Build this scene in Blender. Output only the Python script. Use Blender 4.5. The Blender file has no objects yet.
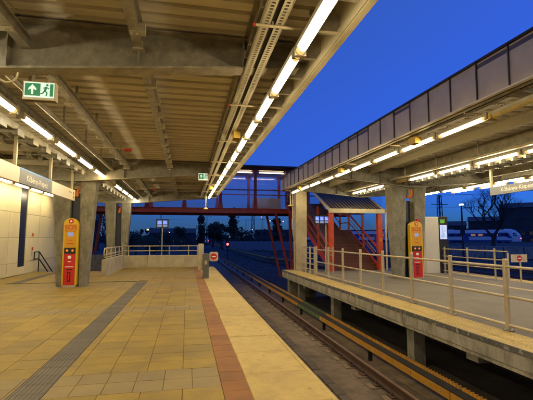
import bpy, bmesh, math, random
from mathutils import Vector, Matrix
random.seed(7)
R = math.radians
S = bpy.context.scene
COL = S.collection

# ------------------------------------------------------------------ camera
cam_d = bpy.data.cameras.new('camera')
cam_d.sensor_width = 36.0
cam_d.lens = 36.0 * 400.0 / 533.0
cam_d.clip_start = 0.05
cam_d.clip_end = 3000
cam = bpy.data.objects.new('camera', cam_d)
cam.location = (0, 0, 1.6)
cam.rotation_euler = (R(90 + 5.427), 0, R(-11.19))
COL.objects.link(cam)
S.camera = cam

# ------------------------------------------------------------------ dusk sky
SKY_EL, SKY_ROT = R(1.0), R(90)
w = bpy.data.worlds.new('World')
S.world = w
w.use_nodes = True
wn = w.node_tree
sky = wn.nodes.new('ShaderNodeTexSky')
sky.sky_type = 'NISHITA'
sky.sun_disc = False
sky.sun_elevation = SKY_EL
sky.sun_rotation = SKY_ROT
sky.ozone_density = 10.0
sky.air_density = 0.7
sky.dust_density = 2.2
tint = wn.nodes.new('ShaderNodeMixRGB')
tint.blend_type = 'ADD'
tint.inputs[0].default_value = 1.0
tint.inputs[2].default_value = (0.046, 0.125, 0.30, 1)
wn.links.new(sky.outputs[0], tint.inputs[1])
bg = wn.nodes['Background']
wn.links.new(tint.outputs[0], bg.inputs[0])
bg.inputs[1].default_value = 0.077

sd = bpy.data.lights.new('sun', 'SUN')
sd.energy = 0.004
sd.angle = R(12)
sd.color = (0.6, 0.7, 1.0)
sun = bpy.data.objects.new('sun', sd)
sun.rotation_euler = (R(80), 0, R(-90))
COL.objects.link(sun)

S.view_settings.view_transform = 'Standard'
S.view_settings.look = 'None'
S.view_settings.gamma = 1.0
S.view_settings.use_curve_mapping = False
S.view_settings.exposure = 3.2
TUBE = 4.6          # radiance of a lit fluorescent diffuser before exposure
S.render.engine = 'CYCLES'
S.cycles.use_denoising = True
S.cycles.max_bounces = 8
S.cycles.diffuse_bounces = 4
S.cycles.sample_clamp_indirect = 3.0

# ------------------------------------------------------------------ materials
MATS = {}

def material(name, col, rough=0.6, metal=0.0, var=0.15, scale=3.0, obj_var=0.0, bump=0.0, bump_scale=40.0,
             dirt=None, dirt_amt=0.0, dirt_scale=1.5, dirt_lo=0.45, dirt_hi=0.7, streak=None, emit=None, emit_s=0.0,
             fine=0.0, fine_scale=90.0, spots=0.0, spot_scale=4.0):
    m = bpy.data.materials.new(name)
    m.use_nodes = True
    n = m.node_tree.nodes
    L = m.node_tree.links
    b = n['Principled BSDF']
    b.inputs['Roughness'].default_value = rough
    b.inputs['Metallic'].default_value = metal
    geo = n.new('ShaderNodeNewGeometry')
    mp = n.new('ShaderNodeMapping')
    if streak:
        mp.inputs['Scale'].default_value = streak
    L.new(geo.outputs['Position'], mp.inputs[0])
    nz = n.new('ShaderNodeTexNoise')
    nz.inputs['Scale'].default_value = scale
    nz.inputs['Detail'].default_value = 6
    nz.inputs['Roughness'].default_value = 0.6
    L.new(mp.outputs[0], nz.inputs['Vector'])
    mr = n.new('ShaderNodeMapRange')
    mr.inputs[1].default_value = 0.3
    mr.inputs[2].default_value = 0.7
    mr.inputs[3].default_value = 1 - var
    mr.inputs[4].default_value = 1 + var
    L.new(nz.outputs['Fac'], mr.inputs[0])
    val = mr.outputs[0]
    if fine > 0:
        nf = n.new('ShaderNodeTexNoise')
        nf.inputs['Scale'].default_value = fine_scale
        nf.inputs['Detail'].default_value = 3
        L.new(geo.outputs['Position'], nf.inputs['Vector'])
        mf = n.new('ShaderNodeMapRange')
        mf.inputs[1].default_value = 0.3
        mf.inputs[2].default_value = 0.7
        mf.inputs[3].default_value = 1 - fine
        mf.inputs[4].default_value = 1 + fine
        L.new(nf.outputs['Fac'], mf.inputs[0])
        mm = n.new('ShaderNodeMath')
        mm.operation = 'MULTIPLY'
        L.new(val, mm.inputs[0])
        L.new(mf.outputs[0], mm.inputs[1])
        val = mm.outputs[0]
    if obj_var > 0:
        oi = n.new('ShaderNodeObjectInfo')
        mo = n.new('ShaderNodeMapRange')
        mo.inputs[3].default_value = 1 - obj_var
        mo.inputs[4].default_value = 1 + obj_var
        L.new(oi.outputs['Random'], mo.inputs[0])
        mm = n.new('ShaderNodeMath')
        mm.operation = 'MULTIPLY'
        L.new(val, mm.inputs[0])
        L.new(mo.outputs[0], mm.inputs[1])
        val = mm.outputs[0]
    vm = n.new('ShaderNodeVectorMath')
    vm.operation = 'SCALE'
    vm.inputs[0].default_value = col
    L.new(val, vm.inputs['Scale'])
    out = vm.outputs[0]
    if dirt:
        nd = n.new('ShaderNodeTexNoise')
        nd.inputs['Scale'].default_value = dirt_scale
        nd.inputs['Detail'].default_value = 9
        nd.inputs['Roughness'].default_value = 0.68
        L.new(mp.outputs[0], nd.inputs['Vector'])
        md = n.new('ShaderNodeMapRange')
        md.inputs[1].default_value = dirt_lo
        md.inputs[2].default_value = dirt_hi
        md.inputs[3].default_value = 0
        md.inputs[4].default_value = dirt_amt
        L.new(nd.outputs['Fac'], md.inputs[0])
        mx = n.new('ShaderNodeMixRGB')
        L.new(md.outputs[0], mx.inputs[0])
        L.new(out, mx.inputs[1])
        mx.inputs[2].default_value = (*dirt, 1)
        out = mx.outputs[0]
    if spots > 0:
        vo = n.new('ShaderNodeTexVoronoi')
        vo.inputs['Scale'].default_value = spot_scale
        L.new(geo.outputs['Position'], vo.inputs['Vector'])
        ms = n.new('ShaderNodeMapRange')
        ms.inputs[1].default_value = 0.05
        ms.inputs[2].default_value = 0.09
        ms.inputs[3].default_value = spots
        ms.inputs[4].default_value = 0
        L.new(vo.outputs['Distance'], ms.inputs[0])
        mx2 = n.new('ShaderNodeMixRGB')
        L.new(ms.outputs[0], mx2.inputs[0])
        L.new(out, mx2.inputs[1])
        mx2.inputs[2].default_value = (0.05, 0.04, 0.025, 1)
        out = mx2.outputs[0]
    L.new(out, b.inputs['Base Color'])
    # roughness breakup
    rr = n.new('ShaderNodeMapRange')
    rr.inputs[3].default_value = max(0.03, rough - 0.1)
    rr.inputs[4].default_value = min(1.0, rough + 0.1)
    L.new(nz.outputs['Fac'], rr.inputs[0])
    L.new(rr.outputs[0], b.inputs['Roughness'])
    if bump > 0:
        nb = n.new('ShaderNodeTexNoise')
        nb.inputs['Scale'].default_value = bump_scale
        nb.inputs['Detail'].default_value = 5
        L.new(geo.outputs['Position'], nb.inputs['Vector'])
        bp = n.new('ShaderNodeBump')
        bp.inputs['Strength'].default_value = bump
        bp.inputs['Distance'].default_value = 0.01
        L.new(nb.outputs['Fac'], bp.inputs['Height'])
        L.new(bp.outputs[0], b.inputs['Normal'])
    if emit:
        b.inputs['Emission Color'].default_value = (*emit, 1)
        b.inputs['Emission Strength'].default_value = emit_s
    MATS[name] = m
    return m

M = material
M('tile_yellow', (0.262, 0.176, 0.022), 0.6, var=0.22, scale=1.4, obj_var=0.13, bump=0.25, bump_scale=120,
  dirt=(0.13, 0.095, 0.035), dirt_amt=0.6, dirt_scale=1.6, fine=0.26, fine_scale=110, spots=0.4, spot_scale=2.6)
M('tile_beige', (0.24, 0.178, 0.070), 0.65, var=0.15, scale=1.6, obj_var=0.10, bump=0.3, bump_scale=150,
  dirt=(0.18, 0.15, 0.1), dirt_amt=0.5, dirt_scale=3, fine=0.2, fine_scale=200)
M('tactile_grey', (0.105, 0.092, 0.072), 0.65, var=0.15, scale=1.6, obj_var=0.2, bump=0.3, bump_scale=150, fine=0.12)
M('grout', (0.20, 0.135, 0.028), 0.9, var=0.2, scale=4)
M('paver_brown', (0.25, 0.105, 0.022), 0.7, var=0.25, scale=2.6, obj_var=0.17, bump=0.3, bump_scale=140, fine=0.14, fine_scale=180)
M('edge_yellow', (0.47, 0.345, 0.10), 0.65, var=0.14, scale=1.6, obj_var=0.07, bump=0.2, bump_scale=120,
  dirt=(0.24, 0.17, 0.06), dirt_amt=0.45, dirt_scale=5.5, fine=0.14, fine_scale=120, spots=0.55, spot_scale=3.3)
M('deck_metal', (0.64, 0.59, 0.47), 0.75, metal=0.0, var=0.14, scale=1.0, obj_var=0.07, streak=(0.35, 2.0, 1.0),
  dirt=(0.14, 0.11, 0.07), dirt_amt=0.55, dirt_scale=0.9, dirt_lo=0.45, dirt_hi=0.8)
M('galv', (0.33, 0.30, 0.23), 0.5, metal=0.35, var=0.2, scale=6, obj_var=0.08, bump=0.08,
  dirt=(0.10, 0.09, 0.07), dirt_amt=0.6, dirt_scale=5, fine=0.1, fine_scale=60)
M('galv_light', (0.44, 0.40, 0.29), 0.5, metal=0.25, var=0.15, scale=5, obj_var=0.08,
  dirt=(0.2, 0.17, 0.12), dirt_amt=0.5, dirt_scale=5)
M('beam_metal', (0.24, 0.225, 0.18), 0.6, metal=0.2, var=0.3, scale=7, obj_var=0.05, bump=0.15, bump_scale=30,
  dirt=(0.30, 0.28, 0.24), dirt_amt=0.65, dirt_scale=9, dirt_lo=0.56, dirt_hi=0.68, fine=0.15)
M('cream_paint', (0.50, 0.44, 0.29), 0.5, var=0.12, scale=3, obj_var=0.05, dirt=(0.22, 0.18, 0.1), dirt_amt=0.4, dirt_scale=4)
M('concrete', (0.20, 0.188, 0.145), 0.8, var=0.3, scale=5, bump=0.35, bump_scale=45, streak=(1, 1, 0.5),
  dirt=(0.075, 0.07, 0.05), dirt_amt=0.7, dirt_scale=6, fine=0.25, fine_scale=45)
M('concrete_pale', (0.42, 0.365, 0.235), 0.75, var=0.16, scale=2, bump=0.25, bump_scale=50,
  dirt=(0.2, 0.17, 0.12), dirt_amt=0.5, dirt_scale=2.2, fine=0.1, fine_scale=80)
M('kerb_concrete', (0.30, 0.275, 0.215), 0.85, var=0.25, scale=3, bump=0.5, bump_scale=40, obj_var=0.08, streak=(1, 1, 0.35),
  dirt=(0.05, 0.047, 0.04), dirt_amt=0.8, dirt_scale=4, dirt_lo=0.47, fine=0.2, fine_scale=60)
M('kerb_worn', (0.085, 0.08, 0.07), 0.9, var=0.4, scale=8, bump=0.6, bump_scale=30,
  dirt=(0.32, 0.30, 0.25), dirt_amt=0.9, dirt_scale=7, dirt_lo=0.55, dirt_hi=0.62)
M('asphalt', (0.165, 0.145, 0.10), 0.8, var=0.15, scale=1.2, bump=0.4, bump_scale=150, fine=0.2, fine_scale=220,
  dirt=(0.09, 0.08, 0.065), dirt_amt=0.6, dirt_scale=0.9)
M('wall_cream', (0.66, 0.59, 0.37), 0.45, var=0.05, scale=1.5, obj_var=0.04, dirt=(0.5, 0.42, 0.28), dirt_amt=0.3, dirt_scale=0.9)
M('wall_back', (0.10, 0.095, 0.08), 0.8)
M('navy_panel', (0.012, 0.016, 0.035), 0.35)
M('dark_metal', (0.022, 0.022, 0.024), 0.45, metal=0.3, var=0.2)
M('steel', (0.46, 0.39, 0.25), 0.42, metal=0.4, var=0.12, scale=8, obj_var=0.05)
M('rail_steel', (0.10, 0.056, 0.034), 0.65, metal=0.25, var=0.35, scale=6, bump=0.3, bump_scale=60)
M('rail_head', (0.30, 0.20, 0.135), 0.42, metal=0.6, var=0.2, scale=5)
M('bed_concrete', (0.155, 0.115, 0.075), 0.9, var=0.3, scale=2.5, bump=0.6, bump_scale=25,
  dirt=(0.05, 0.04, 0.03), dirt_amt=0.75, dirt_scale=2, dirt_lo=0.48, fine=0.25, fine_scale=60)
M('bed_block', (0.105, 0.082, 0.06), 0.9, var=0.25, scale=3, bump=0.5, bump_scale=40, obj_var=0.2, fine=0.15)
M('third_yellow', (0.46, 0.225, 0.022), 0.5, var=0.2, scale=4, obj_var=0.06, dirt=(0.1, 0.06, 0.02), dirt_amt=0.6, dirt_scale=4)
M('third_green', (0.085, 0.14, 0.05), 0.5, var=0.2, scale=4, dirt=(0.05, 0.05, 0.02), dirt_amt=0.6, dirt_scale=4)
M('rubber_black', (0.012, 0.011, 0.010), 0.6, var=0.2)
M('dark_post', (0.11, 0.105, 0.09), 0.5, metal=0.2, var=0.2, scale=6)
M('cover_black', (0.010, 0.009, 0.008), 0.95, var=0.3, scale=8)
M('stair_roof_sheet', (0.030, 0.024, 0.019), 0.6, var=0.2)
M('stair_roof_rib', (0.15, 0.12, 0.08), 0.5, var=0.2)
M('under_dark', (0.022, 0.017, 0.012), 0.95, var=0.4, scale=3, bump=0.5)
M('pad_pale', (0.21, 0.155, 0.09), 0.9, var=0.25, scale=6, bump=0.3)
M('ballast', (0.052, 0.046, 0.042), 0.95, var=0.5, scale=9, bump=1.0, bump_scale=14, fine=0.4, fine_scale=25)
M('terrain', (0.026, 0.025, 0.022), 0.95, var=0.35, scale=0.3, bump=0.6, bump_scale=6, fine=0.3, fine_scale=9)
M('red_paint', (0.47, 0.055, 0.012), 0.42, var=0.15, scale=4, obj_var=0.06, dirt=(0.1, 0.015, 0.012), dirt_amt=0.5, dirt_scale=3)
M('red_dark', (0.12, 0.018, 0.006), 0.5, var=0.2, scale=3, dirt=(0.03, 0.01, 0.01), dirt_amt=0.5, dirt_scale=3)
M('step_brown', (0.11, 0.035, 0.018), 0.6, var=0.2, scale=4, obj_var=0.1)
M('step_nosing', (0.2, 0.09, 0.045), 0.5, var=0.2, scale=4)
M('roof_dark', (0.06, 0.05, 0.042), 0.5, metal=0.3, var=0.2)
M('sos_yellow', (0.62, 0.40, 0.008), 0.35, var=0.06, scale=2)
M('sos_orange', (0.55, 0.27, 0.008), 0.35, var=0.06, scale=2)
M('sos_red', (0.50, 0.018, 0.016), 0.35, var=0.06, scale=2)
M('white_paint', (0.78, 0.75, 0.68), 0.45, var=0.05)
M('board_cream', (0.62, 0.58, 0.47), 0.4, var=0.05, scale=2)
M('board_grey', (0.19, 0.20, 0.235), 0.4, var=0.06, scale=2)
M('board_blue', (0.10, 0.27, 0.62), 0.4, var=0.05)
M('orange_plastic', (0.50, 0.14, 0.015), 0.45, var=0.1)
M('red_plastic', (0.42, 0.03, 0.02), 0.45, var=0.1)
M('yellow_plastic', (0.55, 0.37, 0.06), 0.45, var=0.15, scale=9)
M('fixture_grey', (0.42, 0.40, 0.34), 0.5, var=0.15, scale=6, obj_var=0.08)
M('diffuser_off', (0.50, 0.38, 0.12), 0.35, var=0.2, scale=7, dirt=(0.2, 0.13, 0.04), dirt_amt=0.5, dirt_scale=8)
M('fence_pale', (0.28, 0.28, 0.28), 0.8, var=0.2)
M('kiosk_white', (0.55, 0.52, 0.44), 0.4, var=0.05)
M('train_white', (0.78, 0.76, 0.70), 0.3, var=0.04)
M('train_blue', (0.035, 0.07, 0.25), 0.3, var=0.06)
M('train_red', (0.35, 0.03, 0.03), 0.35, var=0.06)
M('glass_dark', (0.015, 0.018, 0.025), 0.08, var=0.05)
M('building_dark', (0.055, 0.05, 0.047), 0.9, var=0.25, scale=0.4)
M('bark', (0.045, 0.036, 0.028), 0.9, var=0.3, scale=3)
M('leaf_dark', (0.035, 0.048, 0.022), 0.8, var=0.35, scale=0.8)
M('wood_far', (0.03, 0.036, 0.03), 0.9, var=0.3, scale=0.2)
def emitter(name, col, s):
    return M(name, (0.5 * col[0], 0.5 * col[1], 0.5 * col[2]), 0.5, var=0.03, emit=col, emit_s=s)
emitter('tube_warm', (1.0, 0.74, 0.36), TUBE)
emitter('tube_white', (1.0, 0.79, 0.44), TUBE * 1.15)
emitter('tube_cool', (1.0, 0.86, 0.57), TUBE * 1.25)
emitter('screen_blue', (0.12, 0.24, 1.0), 0.10)
emitter('screen_white', (0.55, 0.65, 1.0), 0.085)
emitter('screen_green', (0.25, 0.8, 0.08), 0.05)
emitter('lcd_pale', (0.38, 0.46, 0.85), 0.035)
emitter('exit_green', (0.02, 0.30, 0.12), 0.045)
emitter('exit_white', (0.80, 1.0, 0.86), 0.075)
emitter('lamp_red', (1.0, 0.05, 0.06), 1.2)
emitter('lamp_far', (1.0, 0.62, 0.25), 0.6)
emitter('lamp_far_white', (0.85, 0.9, 1.0), 0.22)
emitter('window_lit', (1.0, 0.45, 0.14), 0.028)
emitter('tube_dim', (1.0, 0.66, 0.26), TUBE * 0.16)
emitter('bridge_tube', (1.0, 0.72, 0.38), 1.5)
emitter('tube_end', (1.0, 0.62, 0.20), 0.11)
M('fascia_metal', (0.33, 0.275, 0.165), 0.5, metal=0.2, var=0.12, scale=3, obj_var=0.05)
M('fascia_seam', (0.05, 0.042, 0.03), 0.6, metal=0.2, var=0.1)
emitter('orange_led', (1.0, 0.25, 0.03), 0.08)

def glass_mat():
    m = bpy.data.materials.new('pane_glass')
    m.use_nodes = True
    n = m.node_tree.nodes
    L = m.node_tree.links
    n.remove(n['Principled BSDF'])
    t = n.new('ShaderNodeBsdfTransparent')
    t.inputs[0].default_value = (0.94, 0.95, 0.97, 1)
    g = n.new('ShaderNodeBsdfGlossy')
    g.inputs['Roughness'].default_value = 0.08
    mx = n.new('ShaderNodeMixShader')
    mx.inputs[0].default_value = 0.07
    L.new(t.outputs[0], mx.inputs[1])
    L.new(g.outputs[0], mx.inputs[2])
    L.new(mx.outputs[0], n['Material Output'].inputs[0])
    df = n.new('ShaderNodeBsdfDiffuse')            # grime on the glass
    df.inputs[0].default_value = (0.55, 0.56, 0.58, 1)
    tr2 = n.new('ShaderNodeBsdfTranslucent')
    tr2.inputs[0].default_value = (0.55, 0.56, 0.58, 1)
    gr = n.new('ShaderNodeMixShader')
    L.new(df.outputs[0], gr.inputs[1])
    L.new(tr2.outputs[0], gr.inputs[2])
    m2 = n.new('ShaderNodeMixShader')
    nz = n.new('ShaderNodeTexNoise')
    nz.inputs['Scale'].default_value = 1.2
    nz.inputs['Detail'].default_value = 5
    ge = n.new('ShaderNodeNewGeometry')
    L.new(ge.outputs['Position'], nz.inputs['Vector'])
    mr = n.new('ShaderNodeMapRange')
    mr.inputs[3].default_value = 0.02
    mr.inputs[4].default_value = 0.10
    L.new(nz.outputs['Fac'], mr.inputs[0])
    L.new(mr.outputs[0], m2.inputs[0])
    L.new(mx.outputs[0], m2.inputs[1])
    L.new(gr.outputs[0], m2.inputs[2])
    L.new(m2.outputs[0], n['Material Output'].inputs[0])
    MATS['pane_glass'] = m
glass_mat()

# ------------------------------------------------------------------ mesh helpers
WL = {}     # world location of every empty / part (no rotation)

def wloc(o):
    return WL.get(o.name, Vector((0, 0, 0))) if o else Vector((0, 0, 0))

class MB:
    def __init__(s):
        s.v = []
        s.f = []
    def add(s, vs, fs):
        n = len(s.v)
        s.v += [tuple(p) for p in vs]
        s.f += [tuple(i + n for i in f) for f in fs]
        return s
    def box(s, x0, x1, y0, y1, z0, z1):
        return s.add([(x0, y0, z0), (x1, y0, z0), (x1, y1, z0), (x0, y1, z0), (x0, y0, z1), (x1, y0, z1), (x1, y1, z1), (x0, y1, z1)],
                     [(0, 3, 2, 1), (4, 5, 6, 7), (0, 1, 5, 4), (1, 2, 6, 5), (2, 3, 7, 6), (3, 0, 4, 7)])
    def cbox(s, x0, x1, y0, y1, z0, z1, c=0.004):
        """box with chamfered top edges"""
        return s.add([(x0, y0, z0), (x1, y0, z0), (x1, y1, z0), (x0, y1, z0),
                      (x0, y0, z1 - c), (x1, y0, z1 - c), (x1, y1, z1 - c), (x0, y1, z1 - c),
                      (x0 + c, y0 + c, z1), (x1 - c, y0 + c, z1), (x1 - c, y1 - c, z1), (x0 + c, y1 - c, z1)],
                     [(0, 1, 5, 4), (1, 2, 6, 5), (2, 3, 7, 6), (3, 0, 4, 7),
                      (4, 5, 9, 8), (5, 6, 10, 9), (6, 7, 11, 10), (7, 4, 8, 11), (8, 9, 10, 11)])
    def hexa(s, b, t):
        """b, t: four bottom and four top points, counter-clockwise seen from above"""
        return s.add(list(b) + list(t), [(0, 3, 2, 1), (4, 5, 6, 7), (0, 1, 5, 4), (1, 2, 6, 5), (2, 3, 7, 6), (3, 0, 4, 7)])
    def tube(s, p, q, r, n=10, r2=None, cap=True):
        p = Vector(p)
        q = Vector(q)
        d = (q - p)
        if d.length < 1e-6:
            return s
        d.normalize()
        a = d.orthogonal().normalized()
        b = d.cross(a)
        r2 = r if r2 is None else r2
        vs = [p + r * (math.cos(2 * math.pi * k / n) * a + math.sin(2 * math.pi * k / n) * b) for k in range(n)]
        vs += [q + r2 * (math.cos(2 * math.pi * k / n) * a + math.sin(2 * math.pi * k / n) * b) for k in range(n)]
        fs = [(k, (k + 1) % n, n + (k + 1) % n, n + k) for k in range(n)]
        if cap:
            fs += [tuple(range(n - 1, -1, -1)), tuple(range(n, 2 * n))]
        return s.add(vs, fs)
    def bar(s, p, q, wx, h, up=(0, 0, 1)):
        """rectangular bar from p to q: width wx sideways, height h along up"""
        p = Vector(p)
        q = Vector(q)
        d = (q - p).normalized()
        side = d.cross(Vector(up)).normalized()
        u = side.cross(d).normalized()
        a = side * (wx / 2)
        b = u * (h / 2)
        return s.add([p - a - b, p + a - b, p + a + b, p - a + b, q - a - b, q + a - b, q + a + b, q - a + b],
                     [(0, 1, 2, 3), (7, 6, 5, 4), (0, 4, 5, 1), (1, 5, 6, 2), (2, 6, 7, 3), (3, 7, 4, 0)])
    def prism(s, poly, axis, a, b):
        """poly of 2D points; axis 'x': (y,z); 'y': (x,z); 'z': (x,y); extruded a..b"""
        def P(u, v, t):
            return {'x': (t, u, v), 'y': (u, t, v), 'z': (u, v, t)}[axis]
        n = len(poly)
        return s.add([P(u, v, a) for u, v in poly] + [P(u, v, b) for u, v in poly],
                     [tuple(range(n - 1, -1, -1)), tuple(range(n, 2 * n))] + [(k, (k + 1) % n, n + (k + 1) % n, n + k) for k in range(n)])
    def build(s, name, mat, parent=None, origin=None, local=False, smooth=True):
        me = bpy.data.meshes.new(name)
        o = bpy.data.objects.new(name, me)
        pw = wloc(parent)
        if local:
            og = Vector((0, 0, 0))
            vs = s.v
        else:
            og = Vector(origin) if origin is not None else pw
            vs = [(a - og.x, b - og.y, c - og.z) for a, b, c in s.v]
        me.from_pydata(vs, [], s.f)
        bm = bmesh.new()
        bm.from_mesh(me)
        bmesh.ops.recalc_face_normals(bm, faces=bm.faces)
        bm.to_mesh(me)
        bm.free()
        if smooth:
            me.shade_smooth()
            me.set_sharp_from_angle(angle=R(38))
        me.materials.append(MATS[mat])
        COL.objects.link(o)
        if parent:
            o.parent = parent
        if local:
            o.location = (0, 0, 0)
            WL[o.name] = pw
        else:
            o.location = og - pw
            WL[o.name] = og
        return o

def tag(o, label=None, cat=None, group=None, kind=None):
    for k, v in (('label', label), ('category', cat), ('group', group), ('kind', kind)):
        if v:
            o[k] = v
    return o

def empty(name, loc, label=None, cat=None, group=None, kind=None, rz=0.0):
    o = bpy.data.objects.new(name, None)
    o.location = loc
    o.rotation_euler = (0, 0, rz)
    o.empty_display_size = 0.2
    COL.objects.link(o)
    WL[o.name] = Vector(loc)
    return tag(o, label, cat, group, kind)

def copy_at(src, loc, parent=None, mat=None):
    """copy of one mesh object at a world location"""
    o = src.copy()
    COL.objects.link(o)
    o.parent = parent
    o.location = Vector(loc) - wloc(parent)
    WL[o.name] = Vector(loc)
    return o

def copy_tree(src, loc, label=None, group=None):
    r = src.copy()
    COL.objects.link(r)
    r.location = loc
    WL[r.name] = Vector(loc)
    if label:
        r['label'] = label
    if group:
        r['group'] = group
    for ch in list(src.children):
        c = ch.copy()
        COL.objects.link(c)
        c.parent = r
        for g in list(ch.children):
            d = g.copy()
            COL.objects.link(d)
            d.parent = c
    return r

def B(*a):
    return MB().box(*a)

def text(name, body, size, mat, parent, loc, rot, align='CENTER', ext=0.002, sx=1.0, local=False):
    cu = bpy.data.curves.new(name, 'FONT')
    cu.body = body
    cu.size = size
    cu.align_x = align
    cu.align_y = 'CENTER'
    cu.extrude = ext
    cu.resolution_u = 3
    t = bpy.data.objects.new(name, cu)
    COL.objects.link(t)
    bpy.context.view_layer.update()
    me = bpy.data.meshes.new_from_object(t)
    bpy.data.objects.remove(t)
    bpy.data.curves.remove(cu)
    o = bpy.data.objects.new(name, me)
    me.materials.clear()
    me.materials.append(MATS[mat])
    COL.objects.link(o)
    o.parent = parent
    o.location = Vector(loc) if local else Vector(loc) - wloc(parent)
    o.rotation_euler = rot
    o.scale = (sx, 1, 1)
    return o
ROT_S = (R(90), 0, 0)              # faces -Y
ROT_E = (R(90), 0, R(90))          # faces +X, reads towards +Y
ROT_W = (R(90), 0, R(-90))         # faces -X, reads towards -Y

def disc(c, r, normal, depth, n=20):
    c = Vector(c)
    nn = Vector(normal)
    return MB().tube(c, c + nn * depth, r, n)

# pixel of the photograph (533 x 400) where a point lands: used only to know what is in view
_F = 400.0
_ya, _pi = R(11.19), R(5.427)
_fw = Vector((math.sin(_ya) * math.cos(_pi), math.cos(_ya) * math.cos(_pi), math.sin(_pi)))
_ri = Vector((math.cos(_ya), -math.sin(_ya), 0))
_up = _ri.cross(_fw)
def in_view(p, m=12):
    d = Vector(p) - Vector((0, 0, 1.6))
    z = d.dot(_fw)
    if z < 0.2:
        return False
    x = 266.5 + _F * d.dot(_ri) / z
    y = 200 - _F * d.dot(_up) / z
    return -m < x < 533 + m and -m < y < 400 + m

# ================================================================== ground and tracks
g = MB()
g.add([(-400, -60, -1.55), (700, -60, -1.55), (700, 900, -1.55), (-400, 900, -1.55)], [(0, 1, 2, 3)])
ground = tag(g.build('ground', 'terrain'), 'dark rough railway land under the tracks', 'ground', kind='structure')

# slab bed of the near track
bed = tag(B(1.75, 5.0, -8, 60, -1.5, -1.31).build('track_bed', 'bed_concrete'), 'brown dirty concrete slab bed of the near track', 'track bed', kind='structure')
# rows of drain blocks down the middle of the bed
blk = MB().cbox(-0.098, 0.098, -0.14, 0.14, 0, 0.05, 0.006).build('drain_block', 'bed_block', bed, origin=(0, 0, 0))
first = True
for k in range(64):
    y = 1.2 + k * 0.292
    for x in (2.66, 2.87):
        loc = (x + random.uniform(-.006, .006), y + (0.1 if x > 2.8 else 0), -1.333 + random.uniform(-.006, .006))
        if first:
            blk.location = loc
            first = False
        else:
            o = copy_at(blk, loc, bed)
            o.rotation_euler = (random.uniform(-.02, .02), random.uniform(-.03, .03), random.uniform(-.02, .02))
# loose ballast of the yard (uncountable)
def ballast(name, label, x0, x1, y0, y1, z, n, s0, s1, parent=None):
    m = MB()
    for i in range(n):
        t = random.random() ** 1.6
        y = y0 + (y1 - y0) * t
        x = random.uniform(x0, x1)
        s = random.uniform(s0, s1) * (1 + t)
        a = random.uniform(0, 6.28)
        p = [Vector((x + s * math.cos(a + q), y + s * math.sin(a + q), z + random.uniform(-.3, .1) * s)) for q in (0, 2.1, 4.2)]
        top = Vector((x, y, z + s * random.uniform(.5, .9)))
        m.add([*p, top], [(0, 1, 3), (1, 2, 3), (2, 0, 3)])
    return tag(m.build(name, 'ballast', smooth=False), label, 'ballast', kind='stuff')
ballast('ballast', 'loose dark ballast stones beside the tracks beyond the platforms', 4.6, 40, 20, 80, -1.53, 9000, .03, .08)

RZ = -1.08     # top of running rail
RAIL_PROFILE = [(-.07, -.17), (.07, -.17), (.07, -.155), (.012, -.135), (.012, -.05), (.036, -.035), (.036, 0), (-.036, 0), (-.036, -.035), (-.012, -.05), (-.012, -.135), (-.07, -.155)]
def rail_along(name, pts, label, group, z=RZ, clips=None):
    """rail swept along a list of (x, y)"""
    m = MB()
    n = len(RAIL_PROFILE)
    rings = []
    for i, (x, y) in enumerate(pts):
        a = pts[max(0, i - 1)]
        b = pts[min(len(pts) - 1, i + 1)]
        d = Vector((b[0] - a[0], b[1] - a[1], 0)).normalized()
        s = Vector((d.y, -d.x, 0))
        rings.append([Vector((x, y, z)) + s * u + Vector((0, 0, v)) for u, v in RAIL_PROFILE])
    vs = [p for r in rings for p in r]
    fs = []
    for i in range(len(rings) - 1):
        for k in range(n):
            fs.append((i * n + k, i * n + (k + 1) % n, (i + 1) * n + (k + 1) % n, (i + 1) * n + k))
    fs.append(tuple(range(n)))
    m.add(vs, fs)
    x0, y0 = pts[0]
    e = empty(name, (x0, y0, z - .17), label, 'rail', group)
    m.build('rail_profile', 'rail_steel', e)
    h = MB()
    for i in range(len(pts) - 1):
        p, q = pts[i], pts[i + 1]
        h.bar((p[0], p[1], z + .002), (q[0], q[1], z + .002), .062, .006)
    h.build('rail_head', 'rail_head', e)
    if clips:
        pl = MB().cbox(-.15, .15, -.10, .10, 0, .03, .006)
        pl.box(-.115, -.07, -.03, .03, .03, .06)
        pl.box(.07, .115, -.03, .03, .03, .06)
        pl.tube((-.09, 0, .05), (-.09, 0, .085), .016, 6)
        pl.tube((.09, 0, .05), (.09, 0, .085), .016, 6)
        src = None
        for y in clips:
            loc = (x0, y, z - .205)
            if src is None:
                src = pl.build('rail_clip', 'rail_steel', e, origin=(0, 0, 0))
                src.location = Vector(loc) - wloc(e)
                pad = MB().cbox(-.27, .22, -.13, .13, -.03, -.001, .008).build('sleeper_pad', 'pad_pale', src, origin=(0, 0, 0))
                pad.location = (0, 0, 0)
            else:
                o = copy_at(src, loc, e)
                q = pad.copy()
                COL.objects.link(q)
                q.parent = o
    return e
TX = 3.06
straight = lambda x: [(x, -8), (x, 60), (x - 1.2, 120), (x - 5, 220)]
rail_along('running_rail', straight(TX - .75), 'brown running rail beside the tiled platform, far from the yellow cover boards', 'rails of the near track')
rail_along('running_rail', straight(TX + .75), 'brown running rail with clips next to the yellow cover boards', 'rails of the near track', clips=[0.8 + .62 * k for k in range(60)])

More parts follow.
